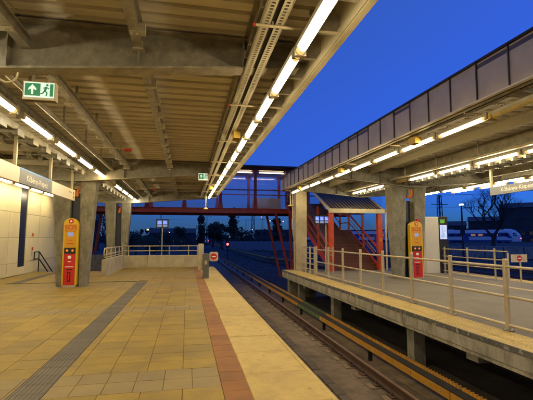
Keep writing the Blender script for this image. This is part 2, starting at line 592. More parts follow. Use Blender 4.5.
# power rail with cover boards
tr = empty('third_rail', (4.3, -6, -1.25), 'power rail under yellow and green cover boards with a toothed edge', 'power rail')
B(4.27, 4.35, -6, 60, -1.02, -.93).build('conductor', 'rail_steel', tr)
y = -6.0
i = 0
seg = [3.0, 3.0, 3.0, 3.0, 3.2, 3.3, 2.6, 3.0, 3.0, 3.0, 3.0, 4.0, 4.0, 4.0, 4.0, 4.0, 4.0]
src_t = None
for i, l in enumerate(seg):
    green = 12.0 < y + l / 2 < 14.5
    m = 'third_green' if green else 'third_yellow'
    fb = MB().box(4.195, 4.215, y + .012, y + l - .012, -1.0, -.87).build('cover_board', m, tr)
    bolts = MB()
    for q in range(int(l / .5)):
        bolts.tube((4.197, y + .25 + q * .5, -.935), (4.185, y + .25 + q * .5, -.935), .014, 8)
    bolts.build('bolt_row', 'galv_light', fb)
    B(4.205, 4.42, y + .006, y + l - .006, -.868, -.848).build('top_board', 'cover_black', tr)
    if y < 20:
        te = MB()
        n = int(l / .09)
        for q in range(n):
            a = y + .012 + q * .09
            te.prism([(a, -.846), (a + .08, -.846), (a + .07, -.80), (a + .022, -.785)], 'x', 4.385, 4.43)
        te.build('toothed_edge', m, tr)
    else:
        B(4.395, 4.43, y, y + l, -.846, -.81).build('toothed_edge', m, tr)
    # bracket
    br = MB().box(4.30, 4.39, y - .03, y + .03, -1.31, -1.03)
    br.build('bracket', 'dark_metal', tr)
    y += l
# small white markers on the board
for yy in (7.2, 12.4):
    B(4.185, 4.194, yy - .04, yy + .04, -.99, -.88).build('marker_plate', 'third_yellow' if yy < 9 else 'cream_paint', tr)

# second and third track beyond the asphalt platform, bending left behind it
def curve2(off):
    pts = []
    for k in range(40):
        y = -8 + k * 5.0
        cx = 14.6 - (0 if y < 14 else min(3.2, .0022 * (y - 14) ** 2)) + (0 if y < 60 else .006 * (y - 60))
        pts.append((cx + off, y))
    return pts
rail_along('running_rail', curve2(-.75), 'dark rail of the track behind the asphalt platform, platform side', 'rails of the second track')
rail_along('running_rail', curve2(.75), 'dark rail of the track behind the asphalt platform, yard side', 'rails of the second track')
b2 = MB()
c2 = curve2(0)
for i in range(len(c2) - 1):
    b2.bar((c2[i][0], c2[i][1], -1.42), (c2[i + 1][0], c2[i + 1][1] + .01, -1.42), 3.2, .2)
tag(b2.build('track_bed', 'ballast'), 'dark ballast bed of the track behind the asphalt platform', 'track bed', kind='structure')
sl = MB().cbox(-1.25, 1.25, -.12, .12, -.06, .05, .012)
slo = None
for k in range(70):
    y = 4 + k * .68
    j = min(len(c2) - 2, int((y + 8) / 5))
    t = (y + 8) / 5 - j
    x = c2[j][0] * (1 - t) + c2[j + 1][0] * t
    if slo is None:
        slo = sl.build('sleeper', 'bed_block', None, origin=(0, 0, 0))
        tag(slo, 'concrete sleeper under the track behind the asphalt platform', 'sleeper', 'sleepers of the second track')
        slo.location = (x, y, -1.30)
    else:
        copy_at(slo, (x, y, -1.30))
t2 = empty('third_rail', (12.9, 18, -1.25), 'far orange power rail cover curving away behind the bridge legs', 'power rail')
for i in range(5, len(c2) - 1):
    p, q = c2[i], c2[i + 1]
    MB().bar((p[0] - 1.35, p[1], -.9), (q[0] - 1.35, q[1], -.9), .16, .16).build('cover_board', 'third_yellow', t2)
for k, (xo, lab) in enumerate(((19.0, 'nearer'), (24.0, 'middle'), (29.5, 'outer'))):
    for s in (-.75, .75):
        pts = [(xo + s - .0 + (0 if yy < 40 else -.00045 * (yy - 40) ** 2), yy) for yy in range(0, 260, 10)]
        rail_along('running_rail', pts, 'thin dark yard rail, %s of three yard tracks before the parked train' % lab, 'rails of the yard', z=-1.3)

# ================================================================== tiled platform
pf = tag(B(-7.4, 1.43, -7, 17.9, -1.5, -.010).build('platform', 'grout'), 'platform paved with yellow square tiles', 'platform', kind='structure')
B(-3.45, 1.43, 17.9, 23.3, -1.5, -.010).build('platform_end', 'grout', pf)
B(-7.4, -3.45, 17.9, 21.0, -1.5, -.010).build('platform_landing', 'grout', pf)
B(1.43, 1.47, -7, 23.3, -1.5, -.14).build('platform_face', 'concrete', pf)
TILE, BAND = [], []       # (x0, x1, y0, y1)
P0, PER = 4.52, 4.76
def blocked(x0, x1, y0, y1):
    if y1 > 15.55 and y0 < 15.87 and x1 < -1.3 and x0 > -6.2:
        return True
    return False
for b in range(-1, 4):
    yb = P0 + b * PER
    # beige double row
    for r in range(2):
        ya, yz = yb + r * .335, yb + (r + 1) * .335
        x = .40
        while x > -7.35:
            BAND.append((max(x - .312, -7.38), x, ya, yz))
            x -= .312
    for r in range(11):
        ya = yb + .67 + r * (PER - .67) / 11
        yz = yb + .67 + (r + 1) * (PER - .67) / 11
        xs = [.40, -.02]
        x = -.02
        while x > -7.3:
            x -= .425
            xs.append(max(x, -7.38))
        for a, c in zip(xs[1:], xs[:-1]):
            TILE.append((a, c, ya, yz))
SX0, SX1 = -1.75, -1.41      # guide strip
def clip(lst):
    out = []
    for (a, c, d, e) in lst:
        if d > 23.2 or (a < -3.45 and d > 20.9):
            continue
        e = min(e, 23.28)
        pieces = [(a, c)]
        if d < 15.87:
            new = []
            for (p, q) in pieces:
                if q <= SX0 or p >= SX1:
                    new.append((p, q))
                else:
                    if p < SX0 - .03:
                        new.append((p, SX0))
                    if q > SX1 + .03:
                        new.append((SX1, q))
            pieces = new
        for p, q in pieces:
            yy = [(d, e)]
            if q <= SX0 + .01 and p > -6.1 and e > 15.62 and d < 15.87:
                yy = []
                if d < 15.59:
                    yy.append((d, 15.62))
                if e > 15.90:
                    yy.append((15.87, e))
            if p < -5.75 and q > -6.1 and e > 15.62:
                pass
            for (d2, e2) in yy:
                if q - p > .02 and e2 - d2 > .02:
                    out.append((p, q, d2, e2))
    return out
MESHC = {}
def lay(lst, name, mat, parent, limit=300, gap=.003, top=0.0, jit=.0012):
    vis = [t for t in lst if in_view(((t[0] + t[1]) / 2, (t[2] + t[3]) / 2, 0))]
    rest = [t for t in lst if t not in set(vis)]
    vis.sort(key=lambda t: (t[2] + t[3]) ** 2 + (t[0] + t[1]) ** 2)
    one, many = vis[:limit], vis[limit:] + rest
    for (a, c, d, e) in one:
        key = (name, round(c - a, 3), round(e - d, 3))
        loc = Vector(((a + c) / 2, (d + e) / 2, top + random.uniform(-jit, jit)))
        if key not in MESHC:
            hw, hl = (c - a) / 2 - gap, (e - d) / 2 - gap
            o = MB().cbox(-hw, hw, -hl, hl, -.03, 0, .0025).build(name, mat, parent, origin=(0, 0, 0), smooth=False)
            MESHC[key] = o
            o.location = loc - wloc(parent)
        else:
            o = copy_at(MESHC[key], loc, parent)
        o.rotation_euler = (random.uniform(-.002, .002), random.uniform(-.002, .002), random.uniform(-.003, .003))
    if many:
        m = MB()
        for (a, c, d, e) in many:
            z = top + random.uniform(-jit, jit)
            m.cbox(a + gap, c - gap, d + gap, e - gap, z - .03, z, .0025)
        tag(m.build(name + '_field', mat, parent, smooth=False), kind='stuff')
lay(clip(TILE), 'tile', 'tile_yellow', pf)
lay(clip(BAND), 'band_tile', 'tile_beige', pf)
lay([(.40, .69, -6 + k * .305, -6 + (k + 1) * .305) for k in range(96)], 'edge_paver', 'paver_brown', pf)
# yellow edge slabs, overhanging nosing
ES = []
for k in range(32):
    y0 = -6 + k * .905
    o = MB().cbox(-.41, .41, -.449, .449, -.13, 0, .008)
    if k == 0:
        es = o.build('edge_slab', 'edge_yellow', pf, origin=(0, 0, 0))
        es.location = Vector((1.10, y0 + .45, 0)) - wloc(pf)
    else:
        copy_at(es, (1.10 + random.uniform(-.006, .006), y0 + .45, random.uniform(-.003, .003)), pf).rotation_euler = (0, 0, random.uniform(-.004, .004))
# pale tactile lip along the edge
B(1.452, 1.505, -6, 22.9, -.005, .004).build('edge_lip', 'edge_yellow', pf)
# ribbed guide strip tiles
gs = MB().cbox(-.166, .166, -.146, .146, -.03, 0, .003)
for q in range(7):
    x = -.144 + q * .048
    gs.cbox(x - .013, x + .013, -.143, .143, 0, .005, .003)
gst = None
for k in range(75):
    y = -6 + .15 + k * .296
    if y > 15.75:
        break
    if gst is None:
        gst = gs.build('guide_tile', 'tactile_grey', pf, origin=(0, 0, 0))
        gst.location = Vector((-1.58, y, .001))
    else:
        copy_at(gst, (-1.58, y, .001 + random.uniform(-.001, .001)), pf)
for k in range(15):
    o = copy_at(gst, (-1.77 - .15 - k * .296, 15.745, .001), pf)
    o.rotation_euler = (0, 0, R(90))
    o.scale = (.7, 1, 1)
for k in range(17):
    copy_at(gst, (-5.95, 16.05 + k * .296, .004), pf)

# stairwell going down beside the wall
sw = empty('stairwell', (-5.3, 21, -.2), 'steps going down beside the cream wall behind the columns', 'stairs')
for k in range(12):
    B(-7.05, -3.5, 21 + k * .3, 21.3 + k * .3, -3.0, -.02 - .16 * (k + 1)).build('step', 'concrete', sw)
hr = empty('handrail', (-6.9, 20.6, 0), 'dark double handrail sloping down beside the cream wall', 'handrail')
for z in (.95, .62):
    m = MB()
    m.tube((-6.95, 20.5, z), (-6.95, 21.1, z), .028, 8)
    m.tube((-6.95, 21.1, z), (-6.95, 24.2, z - 1.65), .028, 8)
    m.build('rail_bar', 'dark_metal', hr)
MB().tube((-6.95, 20.5, .62), (-6.95, 20.5, .95), .028, 8).build('rail_end', 'dark_metal', hr)
MB().tube((-6.95, 21.1, 0), (-6.95, 21.1, .95), .025, 8).build('post', 'dark_metal', hr)

# ------------------------------------------------------------------ parapet round the platform end
pw = empty('parapet_wall', (-1.3, 22.9, 0), 'low pale concrete parapet round the end of the tiled platform', 'parapet')
def panel_y(x0, x1, y, t=.14, h=.66):
    return MB().cbox(x0, x1, y, y + t, -.02, h, .012)
for a, b in ((-3.45, -2.1), (-2.09, -.7), (-.69, .62)):
    panel_y(a, b, 22.9).build('wall_panel', 'concrete_pale', pw)
for a, b in ((17.75, 19.5), (19.51, 21.2), (21.21, 22.89)):
    MB().cbox(-3.45, -3.31, a, b, -.02, .7, .012).build('wall_panel', 'concrete_pale', pw)
B(-3.44, -3.32, 17.70, 17.75, 0, .69).build('end_plate', 'concrete_pale', pw)
# railing on the parapet
pr = empty('parapet_railing', (-1.3, 22.97, .66), 'brass-lit steel railing on top of the low parapet', 'railing')
for z in (1.16, .90):
    MB().tube((-3.38, 22.97, z), (.60, 22.97, z), .026, 8).build('rail_bar', 'steel', pr)
    MB().tube((-3.38, 18.0, z), (-3.38, 22.97, z), .026, 8).build('rail_bar', 'steel', pr)
MB().tube((-3.38, 18.0, .78), (-3.38, 22.97, .78), .02, 8).build('rail_bar', 'steel', pr)
for x in (-3.1, -2.0, -.95, .1, .58):
    MB().tube((x, 22.97, .66), (x, 22.97, 1.2), .026, 8).build('post', 'steel', pr)
for y in (18.35, 19.4, 20.5, 21.6, 22.7):
    MB().tube((-3.38, y, .66), (-3.38, y, 1.2), .026, 8).build('post', 'steel', pr)
m = MB()
for k in range(8):
    a0, a1 = math.pi * k / 8, math.pi * (k + 1) / 8
    c = lambda a: (-3.38, 18.0 - .19 * math.sin(a), .97 + .19 * math.cos(a))
    m.tube(c(a0), c(a1), .026, 8)
m.build('end_loop', 'steel', pr)

# gate at the platform end
gt = empty('end_gate', (.76, 16.45, 0), 'grey box post carrying a no entry plate at the platform edge', 'gate')
MB().cbox(.64, .88, 16.33, 16.57, 0, .97, .012).build('post_box', 'dark_post', gt)
MB().cbox(.46, .68, 16.62, 16.66, .3, 1.37, .006).build('back_board', 'cream_paint', gt)
pl = MB()
c = [(0.90 + .05, .67), (1.25 - .05, .67), (1.25, .72), (1.25, .99), (1.20, 1.04), (.95, 1.04), (.90, .99), (.90, .72)]
pl.prism(c, 'y', 16.43, 16.46)
po = pl.build('sign_plate', 'cream_paint', gt)
def no_entry(parent, cx, yy, cz, r):
    disc((cx, yy, cz), r, (0, -1, 0), .006, 24).build('red_disc', 'sos_red', parent)
    B(cx - r * .62, cx + r * .62, yy - .010, yy - .0062, cz - r * .17, cz + r * .17).build('white_bar', 'white_paint', parent)
no_entry(po, 1.075, 16.429, .855, .13)
B(.71, .81, 16.322, 16.329, .55, .7).build('lock_plate', 'galv_light', gt)

# ================================================================== asphalt platform
pa = tag(B(5.32, 11.95, -7, 18.9, -.30, .0).build('platform', 'asphalt'), 'grey asphalt platform with steel railings and yellow edge strips', 'platform', kind='structure')
B(5.32, 6.88, 18.9, 19.9, -.30, .0).build('platform_corner', 'asphalt', pa)
B(9.55, 11.95, 18.9, 19.9, -.30, .0).build('platform_corner', 'asphalt', pa)
es2 = None
for k in range(27):
    y0 = -7.1 + k * 1.0
    if es2 is None:
        es2 = MB().cbox(-.345, .345, -.496, .496, -.06, 0, .006)
        for q in range(9):
            for r2 in range(13):
                xx, yy = -.29 + q * .0725, -.45 + r2 * .075
                es2.cbox(xx - .014, xx + .014, yy - .014, yy + .014, 0, .005, .004)
        es2 = es2.build('edge_slab', 'edge_yellow', pa, origin=(0, 0, 0))
        es2.location = Vector((5.115, y0 + .5, .006))
    else:
        copy_at(es2, (5.115, y0 + .5, .006 + random.uniform(-.002, .002)), pa)
kb = None
for k in range(14):
    y0 = -7.1 + k * 1.93
    if kb is None:
        kb = MB().cbox(-.30, .30, -.96, .96, -.28, -.055, .015)
        kb.box(-.27, .4, -.96, .96, -.36, -.282)
        kb = kb.build('kerb_stone', 'kerb_concrete', pa, origin=(0, 0, 0))
        kb.location = Vector((5.035, y0 + .965, 0))
        kw = MB().cbox(-.016, .012, -.958, .958, -.075, .012, .006).build('worn_edge', 'kerb_worn', kb, origin=(0, 0, 0))
        kw.location = Vector((-.295, 0, 0))
    else:
        o = copy_at(kb, (5.035 + random.uniform(-.006, .006), y0 + .965, random.uniform(-.004, .004)), pa)
        q = kw.copy()
        COL.objects.link(q)
        q.parent = o
# yellow lines on the asphalt
B(10.25, 10.45, -7, 18.6, -.002, .004).build('warning_line', 'edge_yellow', pa)
for k in range(26):
    copy_at(es2, (12.30, -6.6 + k * 1.0, .006), pa)
B(11.95, 12.66, -7, 19.9, -.32, -.056).build('far_kerb', 'kerb_concrete', pa)
# piers under the near edge
for k, y in enumerate((-1.2, 3.4, 8.7, 13.8, 18.2)):
    B(5.12, 5.40, y - .15, y + .15, -1.5, -.36).build('pier', 'concrete', pa)
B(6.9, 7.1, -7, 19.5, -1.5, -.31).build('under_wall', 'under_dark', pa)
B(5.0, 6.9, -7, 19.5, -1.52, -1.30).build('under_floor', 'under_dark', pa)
for k in range(5):
    B(4.9, 6.9, -4 + 5.1 * k, -3.7 + 5.1 * k, -.52, -.362).build('deck_joist', 'concrete', pa)
B(4.95, 6.3, 19.2, 19.6, -1.5, -.36).build('end_pier', 'concrete', pa)

# railing along the near edge
def post_mb(h=1.23, r=.042):
    m = MB().tube((0, 0, 0), (0, 0, h - .02), r, 12)
    m.tube((0, 0, h - .02), (0, 0, h), r, 12, r2=r * .75)
    return m
def flange_mb(r=.10):
    m = MB().tube((0, 0, 0), (0, 0, .014), r, 12)
    for k in range(4):
        a = k * math.pi / 2 + .6
        m.tube((.075 * math.cos(a), .075 * math.sin(a), .014), (.075 * math.cos(a), .075 * math.sin(a), .03), .013, 6)
    return m
rl = empty('platform_railing', (5.45, 8, 0), 'long steel railing with round posts along the asphalt platform edge', 'railing')
ps = None
for k in range(12):
    y = .16 + 1.503 * k
    if y > 16.8:
        break
    if ps is None:
        ps = post_mb().build('post', 'steel', rl, origin=(0, 0, 0))
        ps.location = Vector((5.50, y, .008)) - wloc(rl)
        fl = flange_mb().build('base_flange', 'galv', ps, origin=(0, 0, 0))
        fl.location = (0, 0, 0)
    else:
        o = copy_at(ps, (5.50, y, .008), rl)
        q = fl.copy()
        COL.objects.link(q)
        q.parent = o
for z in (1.10, .585, .10):
    MB().tube((5.50, -2, z), (5.50, 16.7, z), .024, 10).build('rail_bar', 'steel', rl)
# closer barred section at the corner
r3 = empty('corner_railing', (5.5, 18.2, 0), 'short five-bar railing at the corner of the asphalt platform', 'railing')
for y in (16.95, 17.6, 18.3, 19.0):
    MB().tube((5.5, y, .004), (5.5, y, 1.22), .04, 10).build('post', 'steel', r3)
for z in (1.16, .92, .68, .44, .2):
    MB().tube((5.5, 16.95, z), (5.5, 19.0, z), .022, 8).build('rail_bar', 'steel', r3)
# far railing
r4 = empty('platform_railing', (11.6, 15, 0), 'steel railing on the track side of the asphalt platform beyond the yellow line', 'railing')
for y in (12.85, 13.5, 15.03, 16.55, 18.05, 19.5):
    MB().tube((11.6, y, .0), (11.6, y, 1.2 if y > 13 else 1.05), .036, 10).build('post', 'steel', r4)
for z in (1.1, .78, .44, .12):
    MB().tube((11.6, 12.85, z), (11.6, 19.5, z), .022, 8).build('rail_bar', 'steel', r4)
g2 = empty('gate_plate', (11.65, 12.3, 0), 'pale plate with a red no entry disc at the end of the far railing', 'sign')
pp = B(11.64, 12.32, 12.74, 12.76, .72, 1.0).build('sign_plate', 'cream_paint', g2)
no_entry(pp, 11.98, 12.738, .86, .105)
MB().tube((12.05, 12.78, 0), (12.05, 12.78, .74), .03, 8).build('post', 'steel', g2)

# railing at the stair foot
r5 = empty('stair_foot_railing', (6.6, 18.4, 0), 'short steel railing beside the red stair post', 'railing')
for y in (17.6, 18.6):
    MB().tube((6.6, y, 0), (6.6, y, 1.2), .035, 10).build('post', 'steel', r5)
for z in (1.12, .8, .45):
    MB().tube((6.6, 17.6, z), (6.6, 18.6, z), .022, 8).build('rail_bar', 'steel', r5)

# ================================================================== cream wall beside the tiled platform
wl = empty('clad_wall', (-7.2, 12, 0), 'cream clad wall with wide panels along the tiled platform', 'wall')
B(-7.5, -7.16, -7, 26.0, -3.0, 4.9).build('wall_core', 'wall_back', wl)
ys = [-7, -4.9, -2.8, -.7, 1.4, 3.5, 5.6, 7.7, 9.8, 11.9, 14.0, 16.1, 18.0, 19.05]
zs = [0.02, .55, 1.62, 2.68, 3.74, 4.25]
for a, b in zip(ys[:-1], ys[1:]):
    for c, d in zip(zs[:-1], zs[1:]):
        B(-7.16, -7.10 + random.uniform(-.003, .003), a + .007, b - .007, c + .007, d - .007).build('wall_panel', 'wall_cream', wl)
for a, b in ((19.82, 21.4), (21.4, 23.6), (23.6, 25.9)):
    for c, d in zip([-1.6] + zs[:-1], zs):
        B(-7.16, -7.10 + random.uniform(-.003, .003), a + .007, b - .007, c + .007, d - .007).build('wall_panel', 'wall_cream', wl)
B(-7.158, -7.13, 19.05, 19.82, .35, 3.9).build('dark_slot', 'navy_panel', wl)
B(-7.158, -7.10, 19.057, 19.813, .02, .35).build('wall_panel', 'wall_cream', wl)
for y, z in ((20.55, 1.75), (20.6, 1.1)):
    fx = empty('alarm_box', (-7.1, y, z), 'small red call box on the cream wall' if z < 1.5 else 'small orange sticker plate on the cream wall', 'alarm' if z < 1.5 else 'sign')
    MB().cbox(-7.10, -7.05, y - .05, y + .05, z - .07, z + .07, .01).build('case', 'red_plastic' if z < 1.5 else 'orange_plastic', fx)
    B(-7.052, -7.045, y - .025, y + .025, z - .03, z + .02).build('face', 'white_paint' if z < 1.5 else 'orange_plastic', fx)

# ================================================================== canopies
def deck_sheet(x0, x1, y0, y1, zb, name, parent, pitch=.32, mat='deck_metal'):
    """trapezoidal sheet, ribs running across the track"""
    m = MB()
    prof = []
    y = y0
    while y < y1 - .02:
        for dy, dz in ((0, .10), (.065, .10), (.085, 0), (.29, 0), (.31, .10)):
            yy = min(y + dy * pitch / .32, y1)
            prof.append((yy, zb + dz))
        y += pitch
    n = len(prof)
    vs = [(x0, a, b) for a, b in prof] + [(x1, a, b) for a, b in prof]
    m.add(vs, [(k, k + 1, n + k + 1, n + k) for k in range(n - 1)])
    return m.build(name, mat, parent, smooth=False)

def cross_beam(parent, y, x_root, x_tip, z_root, z_tip, z_top, w_fl=.24, mirror_root=None):
    """tapered I beam across the track; returns the part"""
    t = .02
    m = MB()
    m.prism([(x_root, z_root), (x_tip, z_tip), (x_tip, z_top), (x_root, z_top)], 'y', y - t / 2, y + t / 2)
    o = m.build('cross_beam', 'beam_metal', parent)
    d = (Vector((x_tip, 0, z_tip)) - Vector((x_root, 0, z_root)))
    f = MB()
    f.bar((x_root, y, z_root - .012), (x_tip, y, z_tip - .012), w_fl, .026)
    f.build('bottom_flange', 'galv', o)
    B(min(x_root, x_tip), max(x_root, x_tip), y - w_fl / 2, y + w_fl / 2, z_top, z_top + .024).build('top_flange', 'galv', o)
    for x in (-2.16, -.65, .70) if abs(x_tip) < 2 else (6.2, 7.4):
        q = (x - x_root) / (x_tip - x_root)
        if not 0 < q < 1:
            continue
        zb = z_root + (z_tip - z_root) * q
        B(x - .008, x + .008, y - w_fl / 2 + .02, y - t / 2, zb + .005, z_top - .002).build('stiffener', 'beam_metal', o)
    return o

def purlin(parent, x, y0, y1, z0, z1, mat='galv', clip_every=.82, side=1, wfl=.11):
    m = MB()
    m.box(x - .006, x + .006, y0, y1, z0 + .012, z1 - .012)
    m.box(x - wfl / 2, x + wfl / 2, y0, y1, z0, z0 + .012)
    m.box(x - wfl / 2, x + wfl / 2, y0, y1, z1 - .012, z1)
    o = m.build('purlin', mat, parent)
    n = max(1, int((y1 - y0) / clip_every))
    src = None
    for k in range(n):
        y = y0 + .35 + k * clip_every
        if y > y1 - .1:
            break
        if src is None:
            c = MB().box(-.055, .055, -.05, .05, -.012, -.001)
            c.box(side * .055, side * .13, -.055, .055, -.012, .10)
            c.tube((-.03, 0, -.012), (-.03, 0, -.028), .012, 6)
            c.tube((.03, 0, -.012), (.03, 0, -.028), .012, 6)
            src = c.build('clamp', 'galv_light', o, origin=(0, 0, 0))
            src.location = Vector((x, y, z0)) - wloc(o)
        else:
            copy_at(src, (x, y, z0), o)
    return o

BAYS = [-3.9, 5.2, 14.3, 23.4]
ZD = 4.29
# ---------------- canopy over the tiled platform
ca = empty('platform_canopy', (-3.8, 9, 0), 'wide steel canopy with ribbed deck and flared concrete columns over the tiled platform', 'canopy')
YA, YB = -7.0, 23.95
for a, b in ((-7.0, -3.9), (-3.9, 5.2), (5.2, 14.3), (14.3, 23.95)):
    for x0, x1 in ((-7.15, -5.2), (-5.2, -3.25), (-3.25, -2.05), (-2.05, -.65), (-.65, .76), (.76, 1.655)):
        deck_sheet(x0, x1 - .004, a + .01, b - .01, ZD + random.uniform(0, .004), 'deck_sheet', ca, pitch=.32 if b > 6 else .24)
B(-7.3, 1.66, YA, YB, 4.40, 4.47).build('sky_block_skin', 'roof_dark', ca)  # unseen slab over the deck, added to block sky light
for y in BAYS:
    cross_beam(ca, y, -3.75, 1.46, 3.50, 3.93, 4.235)
    cross_beam(ca, y, -3.80, -7.1, 3.50, 3.75, 4.235)
for x, sd in ((-.65, 1), (.76, 1), (-1.97, -1), (-3.27, 1), (-4.6, -1), (-5.9, -1)):
    for a, b in zip([YA] + BAYS, BAYS + [YB]):
        if b - a < .4:
            continue
        purlin(ca, x, a + .03, b - .03, 3.90 if x == -1.97 else 3.99, ZD - .003 if x != -1.97 else 4.05, side=sd)
        if x == -1.97:
            for q in range(int((b - a) / 1.6)):
                B(x - .02, x + .02, a + .6 + q * 1.6, a + .66 + q * 1.6, 4.05, ZD).build('purlin_stub', 'galv', ca)
# cleats where purlins meet the beams
for y in BAYS:
    for x in (-.65, .76):
        cl = MB().box(x - .075, x + .075, y - .13, y - .012, 3.97, 3.985).box(x - .06, x + .06, y - .145, y - .125, 3.97, 4.08)
        cl.tube((x - .03, y - .146, 4.03), (x - .03, y - .16, 4.03), .012, 6).tube((x + .03, y - .146, 4.03), (x + .03, y - .16, 4.03), .012, 6)
        cl.build('cleat', 'galv_light', ca)
# edge: fascia, gutter lip and brackets
EZ = lambda y: 3.80 + .010 * (y - 3)
def edge_strip(name, mat, x0, x1, dz0, dz1):
    a, b = EZ(YA), EZ(YB)
    MB().hexa([(x0, YA, a + dz0), (x1, YA, a + dz0), (x1, YB, b + dz0), (x0, YB, b + dz0)], [(x0, YA, a + dz1), (x1, YA, a + dz1), (x1, YB, b + dz1), (x0, YB, b + dz1)]).build(name, mat, ca)
edge_strip('fascia_plate', 'fascia_metal', 1.66, 1.685, .025, .75)
edge_strip('edge_flange', 'cream_paint', 1.625, 1.705, 0, .022)
edge_strip('edge_lip', 'galv_light', 1.605, 1.622, .005, .10)
br = None
for k in range(46):
    y = -6.6 + k * .67
    if br is None:
        c = MB().hexa([(-.17, -.03, .0), (.1, -.03, .0), (.1, .03, .0), (-.17, .03, .0)], [(-.25, -.03, .25), (.1, -.03, .25), (.1, .03, .25), (-.25, .03, .25)])
        br = c.build('edge_bracket', 'galv', ca, origin=(0, 0, 0))
        br.location = Vector((1.56, y, EZ(y) + .09)) - wloc(ca)
    else:
        copy_at(br, (1.56, y, EZ(y) + .09), ca)
# end beam of the roof
B(-7.1, 1.6, 23.90, 23.945, 4.03, 4.39).build('end_plate', 'beam_metal', ca)
for y in (18.8,):
    B(-2.05, .74, y - .03, y + .03, 4.05, 4.17).build('tie_bar', 'galv', ca)
B(-2.05, .74, 21.2, 21.26, 4.02, 4.14).build('tie_bar', 'galv', ca)

def column(parent, x0b, x1b, x0t, x1t, y, db=.40, dt=.52, zt=3.5, mat='concrete', c=.045, zb=0.0):
    """tapered concrete leg with chamfered corners"""
    def ring(x0, x1, d, z):
        a, b = y - d / 2, y + d / 2
        return [(x0 + c, a, z), (x1 - c, a, z), (x1, a + c, z), (x1, b - c, z), (x1 - c, b, z), (x0 + c, b, z), (x0, b - c, z), (x0, a + c, z)]
    lo = ring(x0b, x1b, db, zb)
    hi = ring(x0t, x1t, dt, zt)
    m = MB().add(lo + hi, [tuple(range(7, -1, -1)), tuple(range(8, 16))] + [(k, (k + 1) % 8, 8 + (k + 1) % 8, 8 + k) for k in range(8)])
    o = m.build('column', mat, parent)
    B(x0t - .02, x1t + .02, y - dt / 2 - .02, y + dt / 2 + .02, zt, zt + .025).build('cap_plate', 'galv', o)
    return o
for y in BAYS:
    yy = y + .35 if y < 20 else y
    column(ca, -4.22, -3.88, -4.46, -3.88, yy)
    column(ca, -3.54, -3.27, -3.58, -3.07, yy)
    # head frame joining both legs
    B(-4.55, -2.85, yy - .28, yy + .28, 3.53, 3.60).build('head_plate', 'galv', ca)
    B(-4.4, -3.0, yy - .05, yy + .05, 3.602, 3.98).build('head_web', 'beam_metal', ca)
    # drain between the legs
    if y < 10:
        continue
    dp = empty('drain_pipe', (-3.69, yy + .05, 0), 'rain pipe with orange bend between the concrete legs behind the %s' % ('name board and SOS post' if y < 20 else 'low parapet'), 'pipe', 'rain pipes between column legs')
    B(-3.86, -3.56, yy - .02, yy + .12, 0.0, 3.12).build('pipe_casing', 'navy_panel', dp)
    m = MB()
    pts = [Vector((-3.70, yy - .1, 3.02)), Vector((-3.70, yy - .1, 3.14)), Vector((-3.66, yy - .1, 3.24)), Vector((-3.56, yy - .1, 3.30)), Vector((-3.56, yy - .1, 3.5))]
    for p, q in zip(pts[:-1], pts[1:]):
        m.tube(p, q, .06, 10)
    m.tube((-3.70, yy - .1, 3.0), (-3.70, yy - .1, 3.09), .075, 10)
    m.build('pipe_bend', 'orange_plastic', dp)
# longitudinal service ladder by the columns
ld = empty('service_ladder', (-3.6, 9, 3.7), 'notched steel service rack running along the column heads of the tiled platform', 'rack')
for x in (-3.42, -3.78):
    B(x - .02, x + .02, -7, 23.8, 3.76, 3.90).build('side_rail', 'galv', ld)
rg = None
for k in range(37):
    y = -6.8 + k * .82
    if rg is None:
        c = MB().box(-.16, .16, -.05, .05, -.005, .055)
        c.box(.13, .24, -.10, .10, -.05, .035)
        c.box(.24, .26, -.16, .16, -.07, .06)
        c.box(-.52, -.40, -.04, .04, .0, .12)
        c.box(-.40, -.2, -.02, .02, .03, .06)
        rg = c.build('rung', 'beam_metal', ld, origin=(0, 0, 0))
        rg.location = Vector((-3.60, y, 3.72)) - wloc(ld)
    else:
        copy_at(rg, (-3.60, y, 3.72), ld)
# cross joists left of the columns
for k in range(15):
    y = -5.5 + 2.05 * k
    if min(abs(y - b) for b in BAYS) < .4:
        continue
    B(-7.08, -3.46, y - .05, y + .05, 3.78, 3.92).build('cross_joist', 'galv_light', ca)

# cable tray above the edge light row
ct = empty('cable_tray', (.88, 9, 3.9), 'perforated steel cable tray above the track-side light row of the tiled platform', 'cable tray')
for x in (.74, .80, .88, .94):
    B(x - .012, x + .012, -7, 23.6, 3.83, 3.84).build('tray_strip', 'galv_light', ct)
for x in (.722, .96):
    B(x - .004, x + .004, -7, 23.6, 3.83, 3.89).build('tray_side', 'galv_light', ct)
m = MB()
y = -6.9
while y < 23.5:
    m.box(.735, .80, y, y + .022, 3.8285, 3.8405)
    m.box(.88, .945, y + .027, y + .049, 3.8285, 3.8405)
    y += .055
tag(m.build('tray_web', 'galv_light', ct), kind='stuff')
B(.735, .95, -7, 23.6, 3.855, 3.885).build('cable_bundle', 'dark_metal', ct)
for k in range(11):
    y = -4.5 + k * 2.55 + .75
    MB().tube((.66, y, 3.80), (1.56, y, 3.80), .017, 8).build('crossbar', 'steel', ct)
    MB().tube((.655, y, 3.80), (.63, y, 3.80), .02, 8).build('bar_cap', 'red_plastic', ct)
    B(.83, .85, y - .01, y + .01, 3.80, 4.29).build('hanger', 'galv', ct)
for i, yy in enumerate((10.5, 19.0)):
    sb = empty('detector_bar', (-1.8, yy, 3.8), 'thin rod with a red detector head under the canopy deck, %s' % ('before the second cross beam' if i == 0 else 'past the second cross beam'), 'detector')
    MB().tube((-2.35, yy, 3.87), (-1.42, yy, 3.87), .014, 8).build('rod', 'steel', sb)
    MB().cbox(-1.60, -1.43, yy - .045, yy + .045, 3.80, 3.86, .01).build('head', 'red_plastic', sb)
